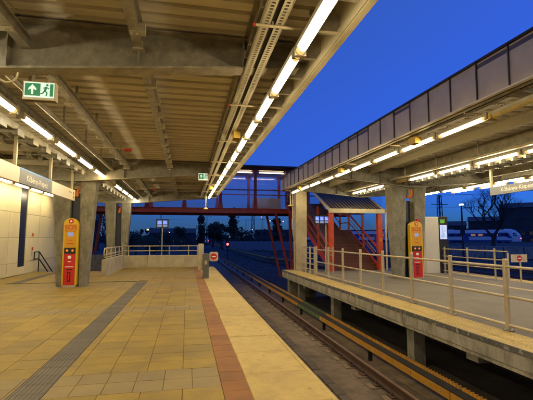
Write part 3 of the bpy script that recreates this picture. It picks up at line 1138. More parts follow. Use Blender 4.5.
cd_ = empty('conduit', (-2.6, 9, 3.9), 'round grey conduit running beside the light row before the flared columns', 'conduit')
MB().tube((-2.52, -6.5, 3.90), (-2.52, 23.5, 3.90), .048, 8).build('conduit_pipe', 'galv', cd_)
for k in range(16):
    B(-2.535, -2.505, -6 + 1.83 * k, -5.96 + 1.83 * k, 3.93, 4.29).build('hanger', 'galv', cd_)
# loose cable loop by the near beam
cb = MB()
pts = [(-2.35, 5.0, 3.92), (-2.24, 5.0, 3.86), (-2.19, 5.0, 3.74), (-2.2, 5.0, 3.6), (-2.21, 5.03, 3.5), (-2.18, 5.05, 3.445), (-2.12, 5.06, 3.42), (-2.06, 5.07, 3.44), (-2.02, 5.08, 3.49), (-2.01, 5.09, 3.56)]
for p, q in zip(pts[:-1], pts[1:]):
    cb.tube(p, q, .013, 7)
tag(cb.build('cable', 'cream_paint'), 'pale hanging cable loop beside the near exit sign', 'cable')

# ---------------- canopy over the asphalt platform
cr = empty('platform_canopy', (8.85, 9, 0), 'steel canopy with seamed grey fascia over the asphalt platform', 'canopy')
YR0, YR1 = -6.0, 19.7
XE = 4.63
zf0, zf1 = 3.86, 4.50
bay_r = [-3.9, 5.2, 14.45, 19.1]
fp = None
k = 0
y = YR1 - .02
while y > YR0:
    if fp is None:
        c = MB().box(0, .02, -.66, 0, zf0 + .02, zf1)
        fp = c.build('fascia_panel', 'fascia_metal', cr, origin=(0, 0, 0))
        sm = MB().box(-.022, 0, -.669, -.651, zf0 + .02, zf1 + .005).build('seam', 'fascia_seam', fp, origin=(0, 0, 0))
        sm.location = (0, 0, 0)
        fp.location = Vector((XE, y, 0)) - wloc(cr)
    else:
        o = copy_at(fp, (XE + random.uniform(-.002, .002), y, 0), cr)
        q = sm.copy()
        COL.objects.link(q)
        q.parent = o
    y -= .67
B(XE - .05, XE + .05, YR0, YR1, zf1 + .006, zf1 + .03).build('fascia_cap', 'dark_metal', cr)
B(XE - .03, XE + .035, YR0, YR1, zf0 - .005, zf0 + .018).build('edge_flange', 'cream_paint', cr)
B(XE + .02, 13.1, YR1 - .02, YR1, zf0 + .05, zf1).build('fascia_end', 'galv', cr)
B(XE, 13.1, YR0, YR1 - .03, 4.40, 4.47).build('sky_block_skin', 'roof_dark', cr)  # unseen, put in above the ribbed deck to keep sky light out
B(XE + .04, XE + .16, YR0, YR1 - .04, 3.94, 4.12).build('recess_shade', 'cover_black', cr)  # black box added as the shade of the unlit recess behind the fascia
B(13.08, 13.1, YR0, YR1, zf0, zf1).build('fascia_back', 'galv', cr)
for a, b in zip([YR0] + bay_r, bay_r + [YR1]):
    for x0, x1 in ((XE + .03, 5.6), (5.6, 7.0), (7.0, 8.6), (8.6, 10.2), (10.2, 11.6), (11.6, 13.05)):
        if b - a > .5:
            deck_sheet(x0, x1 - .004, a + .01, b - .01, ZD + random.uniform(0, .004), 'deck_sheet', cr)
for y in bay_r:
    cross_beam(cr, y, 8.60, 4.9, 3.56, 3.90, 4.235)
    cross_beam(cr, y, 8.65, 12.9, 3.56, 3.90, 4.235)
for x, sd, mt in ((5.65, 1, 'galv_light'), (7.0, 1, 'galv_light'), (8.3, 1, 'galv'), (9.4, -1, 'galv'), (10.6, -1, 'galv_light'), (12.0, -1, 'galv_light')):
    for a, b in zip([YR0] + bay_r, bay_r + [YR1]):
        if b - a > .5:
            purlin(cr, x, a + .03, b - .03, 4.03 if x == 7.0 else (4.14 if x == 5.65 else 3.99), ZD - .003, mat=mt, side=sd, clip_every=.8, wfl=.14)
br2 = None
for k in range(38):
    y = -5.6 + k * .67
    if br2 is None:
        c = MB().hexa([(-.1, -.03, .0), (.17, -.03, .0), (.17, .03, .0), (-.1, .03, .0)], [(-.1, -.03, .30), (.45, -.03, .30), (.45, .03, .30), (-.1, .03, .30)])
        br2 = c.build('edge_bracket', 'dark_metal', cr, origin=(0, 0, 0))
        br2.location = Vector((XE + .27, y, 3.95)) - wloc(cr)
    else:
        copy_at(br2, (XE + .27, y, 3.95), cr)
for y in bay_r[:3]:
    yy = y + .3
    column(cr, 8.06, 8.44, 7.86, 8.56, yy, zt=3.55, mat='concrete', zb=-.22)
    column(cr, 8.93, 9.24, 8.90, 9.42, yy, zt=3.55, mat='concrete', zb=-.22)
    B(7.8, 9.5, yy - .28, yy + .28, 3.58, 3.64).build('head_plate', 'galv_light', cr)
    if y < 10:
        continue
    dp = empty('drain_pipe', (8.7, yy, 0), 'dark rain pipe with orange bend, between the concrete legs on the asphalt platform', 'pipe', 'rain pipes between column legs')
    B(8.60, 8.86, yy + .02, yy + .14, 0, 3.1).build('pipe_casing', 'navy_panel', dp)
    m = MB()
    pts = [Vector((8.62, yy - .15, 3.26)), Vector((8.78, yy - .15, 3.26)), Vector((8.84, yy - .15, 3.32)), Vector((8.84, yy - .15, 3.56))]
    for p, q in zip(pts[:-1], pts[1:]):
        m.tube(p, q, .065, 10)
    m.build('pipe_bend', 'orange_plastic', dp)
# pale end column at the platform corner
ec = MB().cbox(5.30, 5.84, 19.2, 19.65, -.2, 3.86, .02)
ec.build('column', 'concrete_pale', cr)
m = MB()
m.tube((5.19, 19.4, 3.9), (5.19, 19.4, 1.9), .035, 8)
m.tube((5.19, 19.4, 1.9), (5.25, 19.4, 1.5), .035, 8)
m.tube((5.25, 19.4, 1.5), (5.25, 19.4, .0), .035, 8)
tag(m.build('drain_pipe', 'steel'), 'slim pale rain pipe beside the pale end column', 'pipe')
# service rack over the column heads
l2 = empty('service_ladder', (8.8, 9, 3.6), 'notched steel service rack running along the column heads of the asphalt platform', 'rack')
for x in (8.55, 9.05):
    B(x - .02, x + .02, -6, 19.5, 3.70, 3.80).build('side_rail', 'galv_light', l2)
rg = None
for k in range(61):
    y = -5.8 + k * .41
    if rg is None:
        c = MB().box(-.23, .23, -.045, .045, -.06, .0)
        c.box(-.42, -.30, -.04, .04, -.09, .04).box(-.30, -.23, -.015, .015, -.05, -.02)
        c.box(.30, .42, -.04, .04, -.09, .04).box(.23, .30, -.015, .015, -.05, -.02)
        rg = c.build('rung', 'beam_metal', l2, origin=(0, 0, 0))
        rg.location = Vector((8.8, y, 3.72)) - wloc(l2)
    else:
        copy_at(rg, (8.8, y, 3.72), l2)
# second rack and cable tray on the track side
c2t = empty('cable_tray', (5.3, 9, 3.9), 'perforated steel cable tray above the track-side light row of the asphalt platform', 'cable tray')
for x in (4.82, 4.87, 4.95, 5.01):
    B(x - .010, x + .010, -6, 19.5, 3.89, 3.90).build('tray_strip', 'galv_light', c2t)
m = MB()
y = -5.9
while y < 19.4:
    m.box(4.81, 4.87, y, y + .022, 3.8885, 3.9005)
    m.box(4.96, 5.02, y + .027, y + .049, 3.8885, 3.9005)
    y += .055
tag(m.build('tray_web', 'galv_light', c2t), kind='stuff')
for x in (4.80, 5.03):
    B(x - .004, x + .004, -6, 19.5, 3.89, 3.95).build('tray_side', 'galv_light', c2t)
B(4.815, 5.02, -6, 19.5, 3.915, 3.945).build('cable_bundle', 'dark_metal', c2t)
for k in range(10):
    y = -4.4 + k * 2.6
    MB().tube((4.70, y, 3.80), (5.56, y, 3.80), .017, 8).build('crossbar', 'steel', c2t)
c3t = empty('cable_tray', (7.85, 9, 3.9), 'pale cable channel beside the light row near the columns of the asphalt platform', 'cable tray')
B(7.78, 7.90, -6, 19.5, 3.78, 3.83).build('channel', 'cream_paint', c3t)
for k in range(14):
    B(7.82, 7.85, -5.7 + 1.9 * k, -5.66 + 1.9 * k, 3.83, 4.28).build('hanger', 'galv', c3t)

# ================================================================== fluorescent lights
def make_light(L, state):
    """fixture with its base at the origin, long side along Y"""
    root = empty('fluorescent_light', (0, 0, 0))
    h = MB().box(-.06, .06, -L / 2, L / 2, .032, .085)
    h.box(-.03, .03, -L / 2 + .02, L / 2 - .02, .085, .10)
    h.build('housing', 'fixture_grey', root)
    d = MB()
    n = 7
    prof = [(.052 * math.cos(math.pi + math.pi * k / (n - 1)), .035 + .075 * math.sin(math.pi + math.pi * k / (n - 1)) * .85) for k in range(n)]
    d.prism(prof, 'y', -L / 2 + .13, L / 2 - .13)
    d.build('diffuser', state, root)
    for s in (-1, 1):
        a_, b_ = sorted((s * (L / 2 - .131), s * (L / 2 - .04)))
        MB().prism(prof, 'y', a_, b_).build('diffuser_end', 'tube_end' if state != 'diffuser_off' else state, root)
    for s in (-1, 1):
        e = MB().cbox(-.064, .064, s * (L / 2 - .02) - .026, s * (L / 2 - .02) + .026, -.036, .09, .01)
        e.build('end_cap', 'fixture_grey' if state != 'diffuser_off' else 'yellow_plastic', root)
    for q in (-.3, .3):
        B(-.008, .008, q * L - .012, q * L + .012, .10, .16).build('bracket', 'galv', root)
    return root
PROTO = {}
USED = set()
def light(x, y, z, L, state, label, group):
    key = (L, state)
    if key not in PROTO:
        PROTO[key] = make_light(L, state)
    if key not in USED:
        USED.add(key)
        o = PROTO[key]
        o.location = (x, y, z)
        o['label'] = label
        o['group'] = group
    else:
        o = copy_tree(PROTO[key], (x, y, z), label, group)
    o['category'] = 'light'
    return o
def row(x, z, y0, pitch, n, L, where, group, off=(), pat=('tube_warm', 'tube_white'), rise=0.0, yref=9.0):
    for k in range(n):
        y = y0 + k * pitch
        st = 'diffuser_off' if k in off else pat[(k * 7 + int(abs(x) * 3)) % len(pat)]
        beams = [b for b in (BAYS if x < 3 else bay_r)]
        prev = [b for b in beams if b <= y]
        bi = len(beams) - len(prev)                     # cross beams are counted from the bridge
        nth = sum(1 for q in range(k + 1) if y0 + q * pitch >= (prev[-1] if prev else -99))
        ORD = ('zeroth', 'first', 'second', 'third', 'fourth', 'fifth', 'sixth', 'seventh', 'eighth', 'ninth', 'tenth')
        kindw = 'unlit yellowed batten' if st == 'diffuser_off' else 'lit batten'
        lab = '%s %s past %s cross beam from the bridge, %s' % (ORD[min(10, nth)], kindw, ORD[bi + 1] if prev else 'outermost', where)
        light(x, y, z + rise * (y - yref), L, st, lab, group)
# track-side row, tiled platform: joints near 3.66, 4.87, 6.2 m
row(1.185, 3.62, -4.58, 1.34, 21, 1.30, 'track-edge row, tiled platform', 'lights along the track edge of the tiled platform', pat=('tube_white', 'tube_warm', 'tube_white', 'tube_white', 'tube_cool', 'tube_white', 'tube_dim'), rise=.0115, yref=3.0)
row(-2.85, 3.68, -4.6, 1.83, 16, 1.62, 'column row, tiled platform', 'lights in front of the columns of the tiled platform', off=(11,), pat=('tube_white', 'tube_cool', 'tube_warm', 'tube_cool'))
row(-6.45, 3.64, -2.0, 1.6, 16, 1.52, 'row over the cream wall', 'lights over the cream wall', pat=('tube_white', 'tube_cool'))
row(5.08, 3.70, -3.72, 1.47, 16, 1.42, 'row behind seamed fascia', 'lights behind the seamed fascia', off=(6,), pat=('tube_white', 'tube_warm', 'tube_white', 'tube_warm', 'tube_dim'), rise=.012)
row(8.12, 3.70, -3.0, 1.74, 13, 1.66, 'column row, asphalt platform', 'lights before the columns of the asphalt platform', off=(10,), pat=('tube_cool', 'tube_white', 'tube_cool'), rise=.012)
row(11.8, 3.68, -2.0, 1.64, 13, 1.56, 'row over far railing', 'lights over the far railing', pat=('tube_cool', 'tube_white'), rise=.012)
row(12.6, 3.70, -2.6, 1.9, 11, 1.56, 'yard-side row, asphalt platform', 'lights on the yard side of the canopy', pat=('tube_white', 'tube_cool'), rise=.012)
for o in (cr, c2t, c3t, l2):        # the roof of this platform rises gently towards the bridge
    o.rotation_euler.x = .012

# yellow junction boxes
for i, (x, y, z, lab) in enumerate(((.99, 8.3, 3.70, 'yellow junction box hanging by the cable tray over the tiled platform edge'),
                                    (4.94, 7.95, 3.70, 'yellow junction box in the fascia light row, beside the unlit batten'),
                                    (4.94, 12.3, 3.76, 'yellow junction box in the fascia light row, past the columns'),
                                    (.99, 17.5, 3.72, 'yellow junction box far along the tiled platform light row'),
                                    (4.94, 17.3, 3.80, 'yellow junction box at the bridge end of the fascia light row'))):
    jb = empty('junction_box', (x, y, z), lab, 'junction box')
    MB().cbox(x - .07, x + .07, y - .13, y + .13, z - .02, z + .14, .02).build('case', 'yellow_plastic', jb)
    MB().tube((x, y, z + .13), (x, y, z + .22), .02, 8).build('gland', 'yellow_plastic', jb)
# drop lamps at the canopy ends
for x, y, lab in ((.98, 22.2, 'small yellow camera pod on a drop pole at the end of the tiled platform canopy'), (5.05, 19.35, 'small yellow camera pod on a drop pole beside the pale end column')):
    dl = empty('drop_pod', (x, y, 3.2), lab, 'camera')
    MB().tube((x, y, 3.25), (x, y, 4.0), .03, 8).build('drop_pole', 'cream_paint', dl)
    MB().tube((x, y, 3.18), (x, y, 3.27), .15, 14, r2=.06).build('pod', 'yellow_plastic', dl)

# ================================================================== exit signs
def exit_sign(x0, x1, y, z0, z1, label):
    e = empty('exit_sign', ((x0 + x1) / 2, y, z0), label, 'exit sign')
    MB().cbox(x0 - .015, x1 + .015, y, y + .10, z0 - .03, z1 + .015, .004).build('case', 'cream_paint', e)
    f = B(x0, x1, y - .006, y - .0005, z0, z1).build('face', 'exit_white', e)
    W, H = x1 - x0, z1 - z0
    a = x0 + .03 * W
    B(a, x0 + .54 * W, y - .009, y - .0065, z0 + .1 * H, z1 - .08 * H).build('arrow_field', 'exit_green', f)
    cx = x0 + .28 * W
    ar = MB().prism([(cx - .035 * W, z0 + .2 * H), (cx + .035 * W, z0 + .2 * H), (cx + .035 * W, z0 + .55 * H), (cx + .13 * W, z0 + .45 * H), (cx + .13 * W, z0 + .58 * H), (cx, z0 + .84 * H),
                     (cx - .13 * W, z0 + .58 * H), (cx - .13 * W, z0 + .45 * H), (cx - .035 * W, z0 + .55 * H)], 'y', y - .012, y - .0095)
    ar.build('arrow', 'exit_white', f)
    B(x0 + .86 * W, x0 + .97 * W, y - .009, y - .0065, z0 + .1 * H, z1 - .08 * H).build('door_mark', 'exit_green', f)
    # running figure
    rx, rz = x0 + .71 * W, z0 + .1 * H
    m = MB()
    P = lambda u, v: (rx + u * W, y - .008, rz + v * H)
    def limb(a, b, t):
        m.bar(P(*a), P(*b), .003, t * H, up=(1, 0, .3))
    limb((.03, .62), (-.02, .34), .13)
    limb((-.02, .36), (.06, .22), .08)
    limb((.06, .22), (.03, .02), .07)
    limb((-.02, .36), (-.09, .18), .08)
    limb((-.09, .18), (-.16, .14), .07)
    limb((.03, .6), (.12, .5), .06)
    limb((.03, .6), (-.07, .52), .06)
    m.tube((rx + .055 * W, y - .0095, rz + .74 * H), (rx + .055 * W, y - .0065, rz + .74 * H), .075 * H, 10)
    m.build('running_figure', 'exit_green', f)
    for x in (x0 + .08, x1 - .08):
        B(x - .012, x + .012, y + .04, y + .06, z1 + .015, z1 + .2).build('hanger', 'galv', e)
    return e
exit_sign(-1.985, -1.645, 5.22, 3.315, 3.505, 'near green exit sign under the first cross beam')
exit_sign(.36, .68, 14.15, 3.64, 3.87, 'far green exit sign beside the second cross beam')

# ================================================================== station name boards
nb = empty('name_board', (-3.6, 11, 2.8), 'long cream hanging board with grey name field in front of the flared columns', 'sign')
B(-3.66, -3.60, 5.2, 9.5, 2.80, 3.14).build('board_section', 'board_cream', nb)
mid = B(-3.66, -3.597, 9.505, 11.62, 2.80, 3.10).build('name_field', 'board_grey', nb)
B(-3.66, -3.597, 9.505, 11.62, 3.103, 3.145).build('blue_strip', 'board_blue', nb)
text('name_text', 'Kőbánya-Kispest', .205, 'white_paint', mid, (-3.594, 10.58, 2.945), ROT_E)
rs = B(-3.66, -3.60, 11.625, 13.9, 2.80, 3.14).build('board_section', 'board_cream', nb)
for z in (2.90, 3.03):
    disc((-3.598, 13.72, z), .05, (1, 0, 0), .005).build('orange_symbol', 'orange_plastic', rs)
B(-3.5995, -3.597, 13.22, 13.5, 3.015, 3.045).build('print_line', 'board_grey', rs)
for y in (6.8, 9.3, 11.55, 13.62):
    B(-3.66, -3.60, y - .03, y + .03, 3.145, 3.99).build('hanger', 'steel', nb)
nr = empty('name_board', (9.0, 8.5, 2.9), 'grey hanging board with the white station name over the asphalt platform', 'sign')
bd = B(9.0, 9.06, 6.0, 10.52, 2.88, 3.13).build('name_field', 'board_grey', nr)
text('name_text', 'Kőbánya-Kispest', .17, 'white_paint', bd, (8.997, 9.52, 3.005), ROT_W)
for y in (7.0, 10.48):
    B(9.0, 9.06, y - .03, y + .03, 3.13, 3.7).build('hanger', 'steel', nr)

# ================================================================== SOS posts
def sos(x, y, label, w=.52, d=.20):
    e = empty('sos_post', (x, y, 0), label, 'help point')
    hw = w / 2
    B(x - hw + .03, x + hw - .03, y - .02, y + d - .02, 0, .06).build('plinth', 'galv_light', e)
    n = 9
    prof = [(x - hw, .06), (x + hw, .06), (x + hw, 2.06)]
    prof += [(x + hw * math.cos(math.pi * k / n), 2.06 + .20 * math.sin(math.pi * k / n)) for k in range(1, n)]
    prof += [(x - hw, 2.06)]
    MB().prism(prof, 'y', y, y + d).build('body', 'sos_yellow', e)
    f = y - .012
    iw = hw - .05
    up = [(x - iw, 1.30), (x + iw, 1.30), (x + iw, 2.04)]
    MB().prism([(x - iw, 1.285), (x + iw, 1.285), (x + iw, 2.05), (x - iw, 2.05)], 'y', f, y - .0005).build('upper_panel', 'sos_orange', e)
    rp = B(x - iw, x + iw, f, y - .0005, .07, 1.08).build('red_panel', 'sos_red', e)
    bp = B(x - iw, x + iw, f - .004, y - .0005, 1.085, 1.28).build('call_panel', 'rubber_black', e)
    for s in (-.085, .085):
        disc((x + s, f - .0045, 1.19), .035, (0, -1, 0), .012, 14).build('call_button', 'orange_led', bp)
    sc = B(x - .085, x + .085, f - .006, f - .0005, 1.66, 1.79).build('screen', 'lcd_pale', e)
    text('sos_text', 'SOS', .21, 'sos_red', e, (x, f - .003, 1.945), ROT_S, sx=1.1)
    arc = MB()
    for k in range(8):
        a0, a1 = math.pi * (1.15 + .7 * k / 8), math.pi * (1.15 + .7 * (k + 1) / 8)
        arc.bar((x + .2 * math.cos(a0), f - .002, 1.90 + .11 * math.sin(a0)), (x + .2 * math.cos(a1), f - .002, 1.90 + .11 * math.sin(a1)), .003, .012, up=(0, 0, 1))
    arc.build('arc_mark', 'sos_red', e)
    lg = disc((x, y - .0005, 2.155), .078, (0, -1, 0), .010).build('emblem', 'sos_red', e)
    MB().prism([(x - .04, 2.155), (x, 2.115), (x + .04, 2.155), (x, 2.195)], 'y', y - .016, y - .011).build('emblem_diamond', 'white_paint', lg)
    for hw_, zz in ((.07, 1.53), (.10, 1.42)):
        B(x - hw_, x + hw_, f - .003, f - .0005, zz - .008, zz + .008).build('print_line', 'sos_red', e)
    wb = B(x - .05, x + .05, f - .02, f - .0005, .93, 1.02).build('button_plate', 'white_paint', rp)
    for hw_, zz in ((.05, .83), (.13, .66)):
        B(x - hw_, x + hw_, f - .003, f - .0005, zz - .013, zz + .013).build('print_line', 'white_paint', rp)
    B(x - .09, x + .09, f - .004, f - .0005, .55, .585).build('slot', 'rubber_black', rp)
    B(x - .05, x + .05, f - .010, f - .0005, .18, .50).build('handle_slot', 'rubber_black', rp)
    B(x - .022, x + .022, f - .022, f - .0105, .22, .46).build('handle', 'sos_red', rp)
    return e
sos(-3.775, 14.28, 'yellow and red SOS help post before the flared columns of the tiled platform', w=.45)
sr = sos(8.87, 14.38, 'yellow and red SOS help post topped by a red lamp, on the asphalt platform')
MB().cbox(8.87 + .06, 8.87 + .20, 14.4, 14.5, 2.24, 2.36, .02).build('top_lamp', 'red_plastic', sr)

# ================================================================== info kiosk
ki = empty('info_kiosk', (11.3, 16.8, 0), 'tall pale cabinet with a blue timetable screen on the asphalt platform', 'kiosk')
MB().cbox(10.78, 11.46, 16.72, 17.2, 0, 2.58, .012).build('cabinet', 'kiosk_white', ki)
fr = MB().cbox(11.47, 11.92, 16.70, 16.95, 0, 2.60, .01).build('screen_frame', 'rubber_black', ki)
B(11.51, 11.86, 16.69, 16.699, 1.55, 2.2).build('screen', 'screen_white', fr)
m = MB()
random.seed(3)
for k in range(4):
    m.box(11.53, 11.53 + random.uniform(.18, .3), 16.69, 16.698, 2.29 + k * .045, 2.315 + k * .045)
m.build('green_lines', 'screen_green', fr)
m = MB()
for k in range(11):
    m.box(11.54 + random.uniform(0, .08), 11.66 + random.uniform(0, .17), 16.685, 16.689, 1.6 + k * .052, 1.62 + k * .052)
m.build('map_lines', 'board_blue', fr)

# monitors on poles
def monitors(cx, y, z0, z1, n, wdt, pole_z, label, polex=None):
    e = empty('monitor_stand', (cx, y, pole_z), label, 'monitor')
    px = cx if polex is None else polex
    MB().tube((px, y + .08, pole_z), (px, y + .08, z0 + .1), .035, 10).build('pole', 'steel', e)
    x0 = cx - n * wdt / 2
    MB().cbox(x0 - .04, x0 + n * wdt + .04, y, y + .12, z0, z1, .01).build('casing', 'dark_metal', e)
    B(x0 - .06, x0 + n * wdt + .06, y - .05, y + .14, z1 + .001, z1 + .02).build('visor', 'dark_metal', e)
    for k in range(n):
        a = x0 + k * wdt
        s = B(a + .03, a + wdt - .03, y - .006, y - .0005, z0 + (z1 - z0) * .42, z1 - .05).build('screen', 'screen_blue', e)
        B(a + .03, a + wdt - .03, y - .006, y - .0005, z0 + .05, z0 + (z1 - z0) * .36).build('lower_screen', 'lcd_pale', e)
        t = MB()
        for q in range(3):
            t.box(a + .05, a + wdt - .05 - .03 * q, y - .009, y - .0065, z0 + (z1 - z0) * (.52 + .13 * q), z0 + (z1 - z0) * (.56 + .13 * q))
        t.build('text_lines', 'screen_white', s)
monitors(-1.42, 24.0, 2.20, 2.66, 2, .31, -1.3, 'double blue screen on a pole behind the low parapet')
monitors(6.48, 18.75, 2.28, 2.70, 3, .235, 0.0, 'triple blue screen on a pole beside the red staircase', polex=6.72)

# ================================================================== red staircase to the bridge
X0, X1 = 6.92, 9.50
stc = empty('staircase', (8.2, 18.8, 0), 'red steel staircase with brown steps climbing from the asphalt platform', 'staircase')
NS, RISE, RUN = 13, .1555, .285
ya = 18.85
fl = []
z = 0
y = ya
for f_ in range(2):
    for k in range(NS):
        z += RISE
        stp = B(X0 + .06, X1 - .06, y, y + RUN + .02, z - RISE + .004, z).build('step', 'step_brown', stc)
        B(X0 + .06, X1 - .06, y - .012, y + .03, z + .001, z + .012).build('nosing', 'step_nosing', stp)
        y += RUN
    if f_ == 0:
        B(X0 + .06, X1 - .06, y + .02, y + 1.5, z - .12, z - .004).build('landing', 'step_brown', stc)
        yl0, zl = y, z
        y += 1.5
yt, zt = y, z
y1 = ya + NS * RUN
y2 = y1 + 1.5
for x in (X0, X1):
    sm = MB()
    sm.bar((x, ya - .2, -.02), (x, y1, zl - .06), .05, .30)
    sm.bar((x, y1, zl - .08), (x, y2, zl - .08), .05, .30)
    sm.bar((x, y2, zl - .06), (x, yt, zt - .06), .05, .30)
    sm.build('stringer', 'red_paint', stc)
    for h in (1.0, .5):
        hm = MB()
        r = .055 if h == 1.0 else .03
        hm.tube((x, ya - .1, h), (x, y1, zl + h), r, 8)
        hm.tube((x, y1, zl + h), (x, y2, zl + h), r, 8)
        hm.tube((x, y2, zl + h), (x, yt, zt + h), r, 8)
        hm.build('handrail', 'red_paint', stc)
    for k, (yy, zz) in enumerate(((ya + 1.8, .95), (y1 + .05, zl), (y2 - .05, zl), (y2 + 1.85, zl + 1.0), (yt, zt))):
        B(x - .05, x + .05, yy - .05, yy + .05, zz - .2, zz + 2.35).build('post', 'red_paint', stc)
    hm = MB()
    hm.tube((x + (.16 if x < 8 else -.16), ya, .92), (x + (.16 if x < 8 else -.16), y1, zl + .92), .022, 8)
    hm.build('inner_rail', 'steel', stc)
    B(x - .12, x + .12, 18.60, 18.82, 0, 2.82).build('entry_post', 'red_paint', stc)
B(X1 + .14, X1 + .145, 18.65, 18.78, 1.3, 1.55).build('post_notice', 'orange_plastic', stc)
B(X1 - .07, X1 + .07, 18.588, 18.597, 1.42, 1.60).build('post_notice', 'orange_plastic', stc)
for x in (X0, X1):
    for q in range(3):
        yy = ya + .1 + q * 1.2
        zz = (yy - ya) / RUN * RISE
        m = MB()
        za, zb = zz + .12, zz + 1.2 / RUN * RISE + .12
        m.add([(x, yy + .03, za + .95), (x, yy + 1.17, zb + .95), (x, yy + 1.17, zb + 1.75), (x, yy + .03, za + 1.75)], [(0, 1, 2, 3)])
        m.build('pane', 'pane_glass', stc)
# sloping ribbed roof over the stairs
rf = empty('stair_roof', (8.2, 18.7, 2.8), 'sloping dark ribbed roof with a pale front beam over the red staircase', 'roof')
MB().cbox(X0 - .12, X1 + .22, 18.52, 18.66, 2.83, 3.04, .015).build('front_beam', 'cream_paint', rf)
SL = .46
m = MB()
m.hexa([(X0 - .05, 18.67, 2.96), (X1 + .15, 18.67, 2.96), (X1 + .15, 24.6, 2.96 + 5.93 * SL), (X0 - .05, 24.6, 2.96 + 5.93 * SL)],
       [(X0 - .05, 18.67, 3.02), (X1 + .15, 18.67, 3.02), (X1 + .15, 24.6, 3.02 + 5.93 * SL), (X0 - .05, 24.6, 3.02 + 5.93 * SL)])
m.build('roof_sheet', 'stair_roof_sheet', rf)
for k in range(15):
    x = X0 + .02 + k * (X1 - X0) / 14
    MB().bar((x, 18.7, 3.045), (x, 24.6, 3.045 + 5.9 * SL), .032, .04).build('roof_rib', 'stair_roof_rib', rf)
for x in (X0 - .1, X1 + .2):
    MB().bar((x, 18.62, 2.99), (x, 24.6, 2.99 + 5.98 * SL), .06, .14).build('side_trim', 'galv_light', rf)
m = MB()
pts = [(X1 + .3, 18.6, 2.95), (X1 + .5, 18.6, 3.1), (X1 + .62, 18.65, 3.4), (X1 + .68, 18.75, 3.75)]
for p, q in zip(pts[:-1], pts[1:]):
    m.tube(p, q, .09, 10)
m.tube((X1 + .3, 18.6, 0), (X1 + .3, 18.6, 2.95), .05, 10)
m.build('down_pipe', 'steel', rf)

# ================================================================== footbridge
fb = empty('footbridge', (4, 28, 3.4), 'red glazed steel footbridge crossing the tracks behind both canopies', 'footbridge')
BX0, BX1 = -22.0, 13.0
YF, YK = 28.0, 31.2
for y, mt in ((YF, 'red_paint'), (YK, 'red_paint')):
    g = MB().box(BX0, BX1, y - .02, y + .02, 3.36, 3.66)
    g.box(BX0, BX1, y - .15, y + .15, 3.34, 3.37)
    g.box(BX0, BX1, y - .15, y + .15, 3.66, 3.69)
    g.build('deck_girder', mt, fb)
B(BX0, BX1, YF + .1, YK - .1, 3.48, 3.64).build('deck', 'roof_dark', fb)
sp = 2.47
k0 = -8
for k in range(-8, 4):
    xx = 4.72 + k * sp
    for y, mt in ((YF, 'red_paint'), (YK, 'red_paint')):
        p = MB()
        p.hexa([(xx - .17, y - .07, 3.69), (xx + .17, y - .07, 3.69), (xx + .17, y + .07, 3.69), (xx - .17, y + .07, 3.69)],
               [(xx - .10, y - .07, 4.35), (xx + .10, y - .07, 4.35), (xx + .10, y + .07, 4.35), (xx - .10, y + .07, 4.35)])
        p.box(xx - .10, xx + .10, y - .07, y + .07, 4.35, 6.15)
        p.hexa([(xx - .10, y - .07, 6.15), (xx + .10, y - .07, 6.15), (xx + .10, y + .07, 6.15), (xx - .10, y + .07, 6.15)],
               [(xx - .22, y - .07, 6.45), (xx + .22, y - .07, 6.45), (xx + .22, y + .07, 6.45), (xx - .22, y + .07, 6.45)])
        p.build('post', mt, fb)
        B(xx + .12, xx + sp - .12, y - .006, y + .006, 3.72, 6.4).build('pane', 'pane_glass', fb)
    B(xx - .06, xx + .06, YF + .08, YK - .08, 6.35, 6.45).build('roof_tie', 'red_dark', fb)
for y in (YF, YK):
    for z in (5.02,):
        B(BX0, BX1, y + .06, y + .12, z - .05, z + .05).build('handrail', 'red_paint', fb)
    B(BX0, BX1, y - .08, y + .08, 6.46, 6.62).build('roof_girder', 'red_dark', fb)
rfm = MB()
rfm.hexa([(BX0, YF - .5, 6.63), (BX1, YF - .5, 6.63), (BX1, YK + .5, 6.63), (BX0, YK + .5, 6.63)], [(BX0, YF - .5, 6.72), (BX1, YF - .5, 6.72), (BX1, YK + .5, 6.95), (BX0, YK + .5, 6.95)])
rfm.build('roof', 'roof_dark', fb)
for k in range(8):
    a = -12.3 + k * sp
    B(a + .3, a + sp - .3, 29.5, 29.6, 6.50, 6.56).build('ceiling_light', 'bridge_tube', fb)
B(5.0, 7.3, YK - .14, YK - .09, 3.75, 4.75).build('lit_panel', 'wall_cream', fb)
# V legs
for yy in (YF, YK):
    for a, b in (((6.2, 3.34), (7.3, -1.5)), ((7.25, 3.34), (7.4, -1.5)), ((-6.2, 3.34), (-6.8, -1.5)), ((-7.6, 3.34), (-6.9, -1.5))):
        if yy == YK and a[0] == 7.25:
            continue
        MB().bar((a[0], yy, a[1]), (b[0], yy, b[1]), .16, .18, up=(0, 1, 0)).build('leg', 'red_paint', fb)
B(-9.8, -4.3, 27.2, 27.35, -1.5, .55).build('yard_wall', 'concrete')
tag(bpy.data.objects['yard_wall'], 'low grey wall behind the stairwell under the bridge', 'wall')

# ================================================================== background
random.seed(11)
def small_signal(x, y, z, label):
    e = empty('signal', (x, y, -1.5), label, 'signal')
    MB().tube((x, y, -1.5), (x, y, z - .45), .07, 8).build('mast', 'dark_metal', e)
    MB().cbox(x - .22, x + .22, y - .1, y + .15, z - .5, z + .35, .03).build('head', 'rubber_black', e)
    disc((x, y - .105, z), .15, (0, -1, 0), .03, 16).build('lens', 'lamp_red', e)
    MB().tube((x, y - .12, z + .14), (x, y - .40, z + .14), .17, 12, cap=False).build('hood', 'rubber_black', e)
small_signal(5.15, 52.0, .80, 'low track signal showing red beside the near track')

